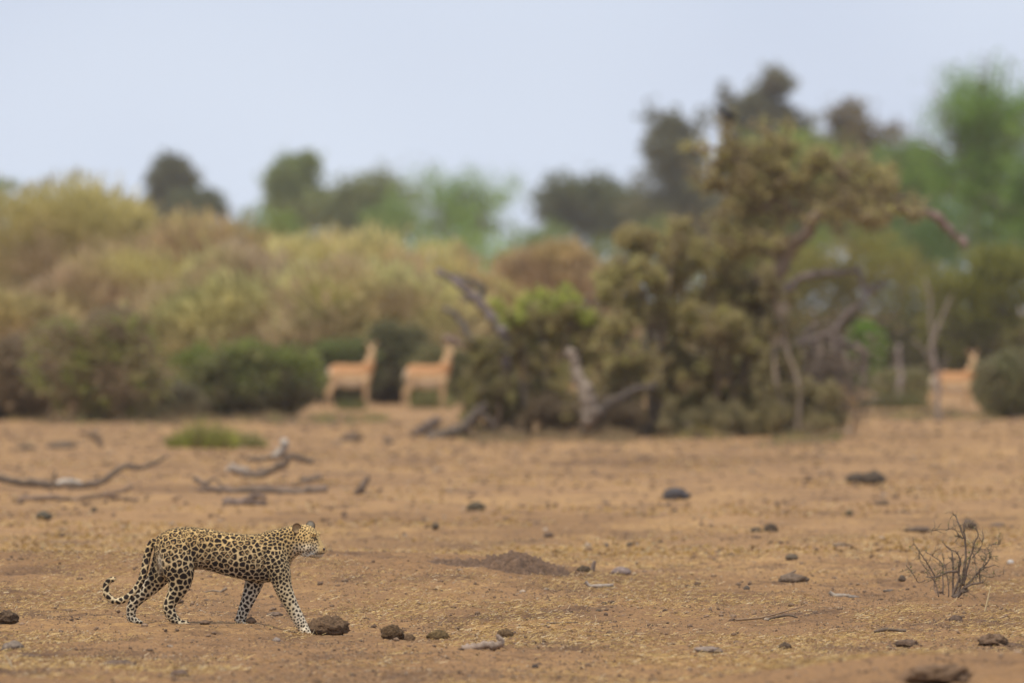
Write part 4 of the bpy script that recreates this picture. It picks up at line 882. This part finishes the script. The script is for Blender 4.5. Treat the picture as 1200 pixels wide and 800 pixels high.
# ragged dry weeds and fallen twigs along the foot of the bushes
def fringe():
    g = Geo(); n = 15000; px = rng.random(n) * 1300 - 50; D0 = np.where((px > 480) & (px < 985), 171.5, 197.0) + np.where(px > 985, 6, 0); D_ = D0 - np.abs(rng.normal(size=n)) * 4.5 * (.3 + vn(px * .03, px * 0 + 3)) + 2
    ok = vn(px * .045 + 3, D_ * .35) > .30 + .3 * rng.random(n); px, D_ = px[ok], D_[ok]; n = len(px); x = (px - 600) / FPX * D_; z = ground_z(x, D_) + ground_fine(x, D_); h = (.03 + .20 * rng.random(n) ** 2) * (.3 + 1.1 * vn(px * .06 + 9, D_ * .5))
    a = rng.normal(size=(n, 3)) * [.5, .5, 0] + [0, 0, 1]; P = np.stack([x, D_, z - .01], 1); T_ = P + a * h[:, None]; w = np.array([.010, 0, 0]); V = np.stack([P - w, P + w, T_], 1).reshape(-1, 3)
    pl = np.array([(.26, .19, .11), (.32, .24, .13), (.20, .15, .09), (.24, .22, .09), (.38, .28, .13)]); k = (vn(px * .05 + 40, D_ * .3) * 4.99).astype(int); g.add(V, [np.arange(3 * n).reshape(n, 3)], np.repeat(pl[k] * (.7 + .6 * rng.random((n, 1))), 3, 0))
    tag(g.obj('dry_undergrowth', M_LEAF, None, smooth=False), 'ragged dry weeds along the foot of the bushes', 'undergrowth', kind='stuff')
fringe()

# ------------------------------------------------------------------ dead shrub in focus on the right
def dead_shrub():
    global rng
    keep = rng; rng = np.random.default_rng(21); x, D = at(1120, 701.5); k = D / FPX; b = np.array([x, D, gz(x, D)])
    root = thing('dead_shrub', tuple(b), 'leafless twiggy little shrub standing alone on the right', 'shrub')
    def c(u, v, d=0): return np.array([(1040 + u / 6.156 - 1120) * k, d, (701.5 - (590 + v / 6.156)) * k])
    def st(pts, r0, r1, colr=(.15, .11, .085), n=None, name='stem', dd=0.0):
        n = n or 4 * len(pts); dv = np.linspace(0, dd, len(pts)); P = resample([c(*p, d=dv[i]) for i, p in enumerate(pts)], n); P[1:-1] += rng.normal(size=(n - 2, 3)) * .0015
        g = Geo(); g.tube(P, np.linspace(r0, r1, n) * (1 + .12 * rng.normal(size=n).clip(-1, 1)), 6, colr, rough=.08)
        if name: g.obj(name, M_TWIG, root)
        return P
    S = []; mm = 6.156 / 2 / k  # units per metre (radius)
    def R(w): return w / 6.156 / 2 * k
    for pts, w0, w1, dd in [([(490, 690), (540, 570), (567, 400), (562, 260), (545, 150), (570, 122)], 26, 7, .03), ([(555, 260), (525, 180), (505, 130), (490, 88)], 14, 7, .04), ([(505, 236), (545, 262)], 12, 12, .02), ([(548, 600), (575, 470), (600, 390), (628, 290), (655, 235), (640, 185)], 17, 6, -.05),
                            ([(475, 690), (474, 560), (475, 440), (466, 345)], 17, 11, .06), ([(530, 600), (512, 500), (528, 420), (500, 360), (430, 325), (398, 285)], 20, 6, -.04), ([(515, 500), (440, 494), (350, 540), (275, 532)], 18, 9, -.08), ([(275, 560), (222, 580), (188, 520), (132, 450)], 7, 5, -.1),
                            ([(350, 540), (290, 440), (235, 360), (188, 292)], 11, 5, -.02), ([(400, 660), (402, 560), (400, 440), (345, 395), (280, 355)], 11, 5, .08), ([(495, 680), (590, 580), (655, 510), (700, 470), (772, 450)], 22, 6, .04), ([(640, 520), (700, 455), (738, 415), (750, 368)], 14, 6, .06),
                            ([(550, 620), (600, 590), (650, 580), (690, 568)], 18, 12, -.1), ([(668, 572), (660, 510), (662, 470)], 12, 6, -.1), ([(480, 690), (540, 640), (575, 640), (560, 600)], 44, 16, .0), ([(470, 680), (500, 600), (520, 540), (512, 480), (525, 400)], 24, 10, -.02), ([(440, 680), (440, 560), (420, 470), (405, 400)], 9, 4, .1),
                            ([(370, 680), (350, 580), (300, 500), (240, 430), (235, 370)], 8, 4, .12), ([(350, 650), (340, 600), (345, 545)], 8, 5, .1), ([(545, 262), (480, 190), (400, 192), (320, 200)], 6, 4, -.05), ([(640, 560), (640, 450), (615, 350), (630, 270)], 8, 4, .1), ([(610, 400), (680, 320), (700, 240)], 8, 4, .1),
                            ([(660, 520), (740, 540), (830, 515)], 6, 3, -.1), ([(690, 450), (720, 400), (700, 340), (750, 310)], 7, 4, .1), ([(655, 330), (740, 350), (755, 300), (815, 300)], 5, 3, .08)]:
        S.append((st(pts, R(w0), R(w1), dd=dd, colr=tuple(np.array((.15, .11, .085)) * (.8 + .5 * rng.random()))), R(w1)))
    g = Geo(); gl = Geo()
    for P, r in S:
        for q in range(int(3 + len(P) * .45)):
            a = P[rng.integers(len(P) // 3, len(P))]; d = rng.normal(size=3) * [1, 1, .8] + [0, 0, .45]; d /= np.linalg.norm(d); L_ = (.035 + .075 * rng.random()); pts = [a]
            for i in range(4): d = d + rng.normal(size=3) * .35; d /= np.linalg.norm(d); pts.append(pts[-1] + d * L_ / 4)
            pts = np.array(pts); g.tube(pts, np.linspace(.0022, .0009, 5), 4, (.24, .18, .11) if rng.random() < .6 else (.15, .11, .08))
            for w in range(3):
                i = rng.integers(1, 4); e = rng.normal(size=3); e /= np.linalg.norm(e); g.tube([pts[i], pts[i] + e * .018, pts[i] + e * (.02 + .02 * rng.random())], [.0013, .0009, .0004], 4, (.32, .25, .15))
            if rng.random() < .22: gl.leaves(pts[[2, 3, 4]], .014, .008, (.16, .20, .06), up=np.array([0, 0, .8]))
    g.obj('twigs', M_TWIG, root)['kind'] = 'stuff'; gl.obj('leaves', M_LEAF, root, smooth=False)['kind'] = 'stuff'
    rng = keep
dead_shrub()

# ------------------------------------------------------------------ dung balls, stones, clods
def ico(sub):
    bm = bmesh.new(); bmesh.ops.create_icosphere(bm, subdivisions=sub, radius=1); V = np.array([v.co[:] for v in bm.verts]); F = np.array([[v.index for v in f.verts] for f in bm.faces]); bm.free(); return V, F
I1, I2, I3, I4 = ico(1), ico(2), ico(3), ico(4)
def lump(px, py, w_px, h_px, name, label, cat, group, c, M=M_DUNG, seed=0, rough=.28, freq=2.2, depth=.8, ic=None, rot=0.0, sink=.12):
    x, y = at(px, py); k = y / FPX; w = w_px * k / 2; h = h_px * k; V, F = ic or I3; o = seed * 3.7
    d = np.array([noise.noise(Vector(v) * freq + Vector((o, o, 0))) * rough + noise.noise(Vector(v) * freq * 3 + Vector((0, o, 0))) * rough * .5 + noise.noise(Vector(v) * freq * 8 + Vector((0, 0, o))) * rough * .28 for v in V])
    P = V * (1 + d)[:, None]; P[:, 2] = np.where(P[:, 2] < 0, P[:, 2] * .6, P[:, 2]); P = P * [w, w * depth, h * .62]; P[:, 2] += h * (.38 - sink)
    if rot: P = np.stack([P[:, 0] * math.cos(rot) + P[:, 2] * math.sin(rot), P[:, 1], -P[:, 0] * math.sin(rot) + P[:, 2] * math.cos(rot)], 1)
    c = np.array(c) * (.75 + .3 * np.array([noise.noise(Vector(v) * 3 + Vector((o, 9, 0))) + .5 for v in V]))[:, None]
    g = Geo(); g.add(P, [F], c); ob = g.obj(name, M, None); ob.location = (x, y, gz(x, y)); return tag(ob, label, cat, group)
DG = 'dung balls lying on the ground'; dc = (.10, .062, .032)
lump(385, 745, 46, 23, 'dung_ball', 'large oval dung ball right before the leopard\'s front paw', 'dung', DG, (.13, .08, .045), seed=1, ic=I4)
lump(460, 749, 27, 19, 'dung_ball', 'rough round dung ball, second from the leopard', 'dung', DG, dc, seed=2, ic=I4)
lump(478, 749, 16, 11, 'dung_ball', 'small crumbling dung ball touching the rough round one', 'dung', DG, (.16, .10, .055), seed=3)
lump(513, 748, 26, 14, 'dung_ball', 'smooth oval dung ball, third from the leopard', 'dung', DG, (.13, .085, .038), seed=4, rough=.16, ic=I4)
lump(592, 746, 20, 12, 'dung_ball', 'oval dung ball behind the curled piece of driftwood', 'dung', DG, (.13, .08, .04), seed=5, rough=.18)
lump(8, 733, 26, 17, 'dung_ball', 'dark dung heap at the left edge of the ground', 'dung', DG, (.10, .065, .04), seed=6, ic=I4)
lump(684, 671, 16, 9, 'dung_ball', 'dark round ball right of the burrow mound', 'dung', DG, (.10, .07, .045), seed=7, rough=.15)
SG = 'stones and dark lumps on the open ground'; sc_ = (.17, .13, .11)
lump(728, 674, 23, 11, 'stone', 'smooth grey brown stone right of the burrow mound', 'stone', SG, (.24, .18, .155), M_STONE, seed=11, rough=.12)
LP = [(792, 585, 32, 15, 'dark grey lump with a raised left end in the middle distance', (.085, .075, .075)), (1003, 565, 22, 14, 'dark lump, left one of the pair on the far right', (.09, .068, .05)), (1024, 567, 26, 18, 'larger dark lump, right one of the pair on the far right', (.09, .068, .05)),
      (558, 598, 21, 13, 'round dark lump alone in the middle ground', (.11, .085, .055)), (886, 624, 14, 8, 'flat brown lump, left of a close pair on the right', (.11, .08, .055)), (903, 624, 17, 12, 'rounded dark lump, right of a close pair on the right', (.09, .065, .045)),
      (52, 609, 19, 11, 'small dark lump on the left behind the leopard', (.10, .085, .06)), (110, 601, 8, 7, 'tiny dark lump left behind the leopard', (.11, .085, .06)), (1137, 621, 17, 12, 'brown lump half hidden behind the dead shrub', (.12, .085, .06)), (1075, 625, 32, 7, 'flat brown lump left behind the dead shrub', (.15, .105, .075)),
      (1169, 617, 18, 6, 'flat lump right behind the dead shrub', (.17, .12, .09)), (995, 605, 10, 8, 'small brown lump below the far pair of dark lumps', (.13, .10, .06)), (1035, 593, 14, 7, 'brown lump below right of the far dark pair', (.17, .12, .08)), (510, 622, 10, 9, 'small dark lump upper left of the burrow mound', (.12, .09, .06)),
      (643, 629, 12, 7, 'small brown lump above the burrow mound', (.15, .10, .07)), (738, 641, 8, 7, 'small dark lump above the smooth grey stone', (.11, .085, .065)), (710, 641, 8, 7, 'small pale brown lump above the smooth grey stone', (.20, .15, .12)), (987, 640, 24, 6, 'flat dark lump in the right middle ground', (.16, .115, .085)),
      (75, 525, 36, 8, 'flat dark lump far back on the left', (.15, .11, .08)), (30, 527, 22, 7, 'flat brown lump far back near the left edge', (.17, .12, .085)), (78, 524, 10, 9, 'dark round lump far left', (.11, .085, .06)), (413, 516, 26, 11, 'dark flat lump in front of the left impala', (.15, .105, .075)), (455, 520, 14, 8, 'brown lump left of the fallen logs', (.17, .125, .09)),
      (1184, 660, 8, 7, 'small white stone with dark base right of the dead shrub', (.55, .50, .45)), (1000, 700, 14, 4, 'thin grey flat piece left of the dead shrub', (.22, .18, .15)), (830, 765, 32, 8, 'flat grey brown slab of bark at the bottom', (.24, .18, .14)), (920, 761, 15, 9, 'dark dung lump right of the grey slab', (.11, .075, .05)),
      (1062, 757, 28, 9, 'low dark clod left at the lower right', (.14, .09, .06)), (627, 783, 9, 6, 'small dark pebble at the bottom centre', (.08, .06, .05)), (638, 788, 6, 4, 'tiny dark pebble beside the small dark one', (.10, .075, .06)), (930, 681, 34, 12, 'crumbling dung heap with sticks in the right middle', (.16, .11, .075)), (928, 656, 16, 8, 'dark clod behind the crumbling dung heap', (.13, .10, .07)),
      (1057, 683, 10, 8, 'small dark clod just left of the dead shrub', (.12, .085, .06)), (1120, 728, 16, 9, 'dark clod below the dead shrub', (.13, .085, .06)), (1042, 695, 14, 4, 'flat dark piece left below the dead shrub', (.13, .10, .08)), (875, 691, 8, 7, 'small dark clod below the crumbling heap', (.12, .09, .07)), (640, 733, 7, 4, 'tiny clod in front of the mound', (.11, .08, .06)),
      (708, 707, 8, 4, 'tiny clod below the bleached bone', (.10, .075, .055)), (702, 717, 9, 4, 'tiny dark clod below the flat bone', (.12, .09, .065)), (240, 731, 14, 6, 'brown clod by the leopard hind paw', (.16, .105, .07)), (294, 730, 12, 9, 'brown clod by the far forepaw of the leopard', (.14, .09, .06)), (322, 720, 18, 6, 'small flat clod right of the far forepaw', (.18, .125, .09)),
      (324, 751, 10, 7, 'small stone just behind the reaching forepaw', (.28, .22, .18)), (35, 769, 30, 8, 'low dark clod at the lower left', (.13, .085, .06)), (140, 778, 40, 10, 'flat dark clod at the lower left centre', (.15, .10, .07)), (15, 762, 26, 14, 'grey lump at the lower left edge', (.20, .155, .12)), (210, 792, 22, 10, 'dark soft clod at the bottom left', (.15, .10, .075))]
for i, (a_, b_, w_, h_, lab, cc_) in enumerate(LP):
    lump(a_, b_, w_, h_, 'stone' if cc_[0] > .2 else 'clod', lab, 'stone' if cc_[0] > .2 else 'clod', SG, cc_, M_STONE if cc_[0] > .2 else M_CLOD, seed=20 + i, rough=.30, depth=1.1, ic=I3 if w_ > 14 else I2)
lump(1100, 802, 76, 22, 'earth_clod', 'big blurred brown earth clod at the bottom right', 'clod', SG, (.17, .105, .062), M_CLOD, seed=81, ic=I4, rough=.4)
lump(1163, 757, 32, 15, 'earth_clod', 'brown earth clod at the right, above the biggest one', 'clod', SG, (.15, .095, .06), M_CLOD, seed=82, ic=I4, rough=.4)
lump(1185, 757, 30, 7, 'earth_clod', 'flat crumbly clod at the right edge', 'clod', SG, (.16, .10, .065), M_CLOD, seed=83, ic=I3, rough=.4)

# burrow mound of loose earth
def mound():
    x, y = at(612, 668); k = y / FPX; n = 90; m = 40
    prof = np.interp(np.linspace(480, 672, n), [480, 500, 540, 566, 580, 600, 612, 630, 645, 662, 672], [0, 2, 4, 5, 11, 19, 18, 14, 9, 5, 0]) * k
    X, T = np.meshgrid(np.linspace(480, 672, n), np.linspace(-1, 1, m)); Pz = prof[None, :] * (1 - T ** 2) ** 1.2
    Xw = (X - 612) * k; Yw = T * (.30 + prof[None, :] * 4.0); base = (X - 576) / 96 * .02
    nz = np.array([noise.noise(Vector((a * 16, b * 9, 3))) * .6 + noise.noise(Vector((a * 42, b * 24, 7))) * .5 + .2 for a, b in zip(Xw.ravel(), Yw.ravel())]).reshape(X.shape)
    gzv = ground_z(Xw + x, Yw + y) - float(ground_z(x, y)); Z = Pz + nz * .07 * np.clip(Pz / .03, 0, 1) + gzv - .012 - base * 0
    ii, jj = np.meshgrid(np.arange(m - 1), np.arange(n - 1), indexing='ij'); ii = ii.ravel(); jj = jj.ravel(); Q_ = np.stack([ii * n + jj, ii * n + jj + 1, (ii + 1) * n + jj + 1, (ii + 1) * n + jj], 1)
    g = Geo(); g.add(np.stack([Xw.ravel(), Yw.ravel(), Z.ravel()], 1), [Q_], np.array([.105, .064, .040]) * (1 + .8 * nz.ravel()[:, None])); o = g.obj('earth_mound', M_CLOD, None); o.location = (x, y, float(ground_z(x, y)))
    tag(o, 'mound of loose dark earth dug up in the middle of the ground', 'earth mound')
mound()

# sticks, bones, a straw
def stick(name, label, cat, pts, w0, w1, c, raise_=0.0, group=None, M=M_TWIG, n=None, base=None, rough=.12):
    x, D = at(pts[0][0], base or max(p[1] for p in pts)); k = D / FPX; b = np.array([x, D, gz(x, D)]); py0 = base or max(p[1] for p in pts)
    P = np.array([[(p[0] - pts[0][0]) * k, (p[2] if len(p) > 2 else 0), (py0 - p[1]) * k + .004] for p in pts]); n = n or 6 * len(pts); g = Geo(); Q_ = resample(P, n)
    W = np.interp(np.linspace(0, 1, n), np.linspace(0, 1, len(w0)) if np.ndim(w0) else [0, 1], w0 if np.ndim(w0) else [w0, w1]) * k / 2
    g.tube(Q_, W, 8, c, rough=rough); o = g.obj(name, M, None); o.location = tuple(b); return tag(o, label, cat, group)
stick('driftwood', 'curled grey piece of driftwood lying before the oval dung ball', 'driftwood', [(541, 760), (555, 759), (570, 756), (582, 758), (588, 752), (582, 744)], (8, 10, 9, 10, 9, 4), 0, (.30, .225, .175), M=M_STONE, base=762, rough=.32)
stick('stick', 'long thin brown stick lying below the crumbling dung heap', 'stick', [(862, 729), (890, 727), (910, 722), (942, 713)], 3, 1.2, (.24, .16, .10), base=729)
stick('stick', 'crooked dark stick touching the long thin stick', 'stick', [(895, 727), (915, 722), (925, 721), (935, 724)], 4, 2, (.14, .10, .07), base=728)
stick('stick', 'dark thin twig lying in front of the burrow mound', 'stick', [(640, 732), (660, 732), (678, 731)], 2, 1, (.16, .12, .09))
stick('stick', 'bent dark stick beneath the belly of the leopard', 'stick', [(238, 692), (250, 690), (258, 692), (266, 687)], 1.5, 4, (.24, .18, .13), base=693)
stick('straw_stem', 'pale upright straw stem right of the dead shrub', 'straw', [(1154, 717), (1158, 700), (1161, 686)], 2.4, 1.2, (.62, .48, .28), M=M_STRAW)
stick('straw_stem', 'curved pale straw stem at the lower left', 'straw', [(14, 785), (10, 775), (5, 770)], 2.2, 1.4, (.60, .50, .36), M=M_STRAW)
stick('bone', 'bleached bone with a white knob on its left end, below the smooth stone', 'bone', [(686, 681), (690, 686), (700, 686), (712, 686), (719, 685)], (5, 3, 5, 5, 4), 0, (.34, .28, .23), M=M_STONE, base=688)
stick('stick', 'short upright stub beside the dark round ball', 'stick', [(694, 671), (695, 665), (697, 658)], 6, 4, (.19, .14, .11), base=671)
stick('bone', 'grey curved bone in the right middle ground', 'bone', [(972, 693), (978, 698), (988, 697), (1002, 698)], (5, 6, 4, 2), 0, (.30, .25, .20), M=M_STONE, base=699)
stick('stick', 'dark crooked stick lying at the lower right', 'stick', [(1024, 740), (1038, 737), (1050, 738), (1062, 739)], (3, 5, 3, 4), 0, (.15, .11, .08), base=742)
stick('stick', 'stick poking from the crumbling dung heap', 'stick', [(915, 676), (925, 672), (933, 668)], 4, 2, (.20, .15, .11), base=678)

# ------------------------------------------------------------------ loose litter: straw, crumbs (nobody could count it)
def patch(x, y):
    return vn(x * 1.1 + 20, y * .30 + 7) * .6 + vn(x * 3.1 + 2, y * .8 + 31) * .4
def litter():
    n = 290000; y = 57 + (104 - 57) * rng.random(n) ** 1.15; hw = y * .045 + .35; x = (rng.random(n) * 2 - 1) * hw
    p = patch(x, y); foot = np.exp(-(((x + 1.6) / .8) ** 2 + ((y - 69.6) / 1.2) ** 2)); far = 1 - .55 * sstep(80, 104, y)
    ok = rng.random(n) < (sstep(.40, .70, p) * .85 + .03) * far * (1 - .35 * foot); x, y = x[ok], y[ok]; n = len(x); z = ground_z(x, y) + ground_fine(x, y)
    L_ = .014 + .046 * rng.random(n) ** 2; a = rng.random(n) * 6.283; tilt = np.abs(rng.normal(size=n)) * .28; tilt = np.where(rng.random(n) < .05, .5 + .6 * rng.random(n), tilt)
    d = np.stack([np.cos(a) * np.cos(tilt), np.sin(a) * np.cos(tilt) * .8, np.sin(tilt)], 1); P = np.stack([x, y, z + .001 + .006 * rng.random(n)], 1); T_ = P + d * L_[:, None]
    wv = np.array([0, 0, 1.0]) * (.0008 + .0009 * rng.random((n, 1))) + np.stack([-np.sin(a), np.cos(a), np.zeros(n)], 1) * .0008
    V = np.stack([P - wv, T_ - wv * .6, T_ + wv * .6, P + wv], 1).reshape(-1, 3)
    pal = np.array([(.56, .38, .15), (.66, .47, .21), (.42, .27, .10), (.76, .62, .40), (.24, .15, .075)]); c = pal[rng.choice(5, n, p=[.32, .22, .24, .08, .14])] * (.8 + .4 * rng.random((n, 1)))
    g = Geo(); g.add(V, [np.arange(4 * n).reshape(n, 4)], np.repeat(c, 4, 0)); o = g.obj('dry_grass_litter', M_STRAW, None, smooth=False); tag(o, 'trampled straw and dry grass bits scattered over the soil', 'dry grass', kind='stuff')
    # standing short stubble farther out, in patches
    n = 26000; y = 90 + 110 * rng.random(n) ** 1.4; x = (rng.random(n) * 2 - 1) * (y * .045 + .5); p = patch(x * .8, y); ok = rng.random(n) < sstep(.50, .72, p); x, y = x[ok], y[ok]; n = len(x); z = ground_z(x, y) + ground_fine(x, y)
    h = .010 + .022 * rng.random(n); P = np.stack([x, y, z - .002], 1); w = .012 + .02 * rng.random(n); a = rng.normal(size=n) * .6
    V = np.stack([P + np.stack([-w, 0 * w, 0 * w], 1), P + np.stack([w, 0 * w, 0 * w], 1), P + np.stack([w * a, 0 * w, h], 1)], 1).reshape(-1, 3); c = pal[rng.choice(5, n)] * np.array([.82, .76, .66]) * (.8 + .3 * rng.random((n, 1)))
    g = Geo(); g.add(V, [np.arange(3 * n).reshape(n, 3)], np.repeat(c, 3, 0)); o = g.obj('dry_grass_stubble', M_STRAW, None, smooth=False); tag(o, 'short dry yellow stubble in patches across the plain', 'dry grass', kind='stuff')
    # fine crumbs in the sharp part of the ground, darkened to stand for micro-shadows
    V0 = np.array([(1, 0, 0), (-1, 0, 0), (0, 1, 0), (0, -1, 0), (0, 0, 1.0)]); F0 = np.array([(0, 2, 4), (2, 1, 4), (1, 3, 4), (3, 0, 4)])
    n = 230000; y = 58 + 40 * rng.random(n) ** 1.2; x = (rng.random(n) * 2 - 1) * (y * .045 + .35); ok = rng.random(n) < .25 + .75 * sstep(.35, .7, vn(x * 1.9 + 11, y * .5 + 3)); x, y = x[ok], y[ok]; n = len(x)
    s = .0018 + .0065 * rng.random(n) ** 2.2; V = V0[None] * (1 + .35 * rng.normal(size=(n, 5, 1)).clip(-1.5, 1.5)) * s[:, None, None]
    V[:, :, 0] += x[:, None]; V[:, :, 1] += y[:, None]; V[:, :, 2] += (ground_z(x, y) + ground_fine(x, y))[:, None]; F = (F0[None] + (np.arange(n) * 5)[:, None, None]).reshape(-1, 3)
    palc = np.array([(.14, .085, .052), (.08, .05, .033), (.24, .155, .09), (.32, .24, .16)]); c = palc[rng.choice(4, n, p=[.4, .3, .22, .08])]
    g = Geo(); g.add(V.reshape(-1, 3), [F], np.repeat(c, 5, 0)); o = g.obj('soil_grains', M_CLOD, None, smooth=False); tag(o, 'fine grains and specks of soil, darkened for tiny shadows, sprinkled over the ground', 'soil grains', kind='stuff')
    # crumbs of earth and dung
    V0, F0 = I1; V0 = V0; n = 17000; y = 55 + 150 * rng.random(n) ** 1.7; x = (rng.random(n) * 2 - 1) * (y * .045 + .4)
    ok = (1 - patch(x * 1.3 + 5, y)) > rng.random(n) * .8; ok &= ~((np.abs(x + 1.7) < .75) & (np.abs(y - 70) < .35)); x, y = x[ok], y[ok]; n = len(x)
    s = (.0035 + .011 * rng.random(n) ** 3.5) * (y / 70) ** 1.1 * 1.15; sc = s[:, None] * (.6 + .8 * rng.random((n, 3))) * [1.25, 1.2, .75]; jit = 1 + .22 * rng.normal(size=(n, len(V0), 1)).clip(-1.5, 1.5)
    V = V0[None] * jit * sc[:, None, :]; V[:, :, 0] += x[:, None]; V[:, :, 1] += y[:, None]; V[:, :, 2] += (ground_z(x, y) + ground_fine(x, y) + sc[:, 2] * .35)[:, None]
    F = (F0[None] + (np.arange(n) * len(V0))[:, None, None]).reshape(-1, 3); pal2 = np.array([(.17, .11, .072), (.13, .085, .058), (.24, .16, .105), (.34, .26, .19)]); c = pal2[rng.choice(4, n, p=[.42, .25, .27, .06])]
    g = Geo(); g.add(V.reshape(-1, 3), [F], np.repeat(c, len(V0), 0)); o = g.obj('earth_crumbs', M_CLOD, None, smooth=False); tag(o, 'crumbs of earth, pebbles and droppings strewn over the ground', 'earth crumbs', kind='stuff')
litter()

# ------------------------------------------------------------------ dusty air
HAZE = 0.00011
if HAZE:
    bm = bmesh.new(); bmesh.ops.create_cube(bm, size=1); me = bpy.data.meshes.new('haze'); bm.to_mesh(me); bm.free()
    hz = link(bpy.data.objects.new('haze', me)); hz.scale = (520, 1160, 28); hz.location = (0, 540, 12.5)
    m = bpy.data.materials.new('haze'); m.use_nodes = True; m.node_tree.nodes.clear(); out = m.node_tree.nodes.new('ShaderNodeOutputMaterial'); pv = m.node_tree.nodes.new('ShaderNodeVolumePrincipled')
    pv.inputs['Color'].default_value = (.92, .95, 1.0, 1); pv.inputs['Density'].default_value = HAZE; m.node_tree.links.new(pv.outputs[0], out.inputs['Volume']); me.materials.append(m)
    tag(hz, kind='stuff')
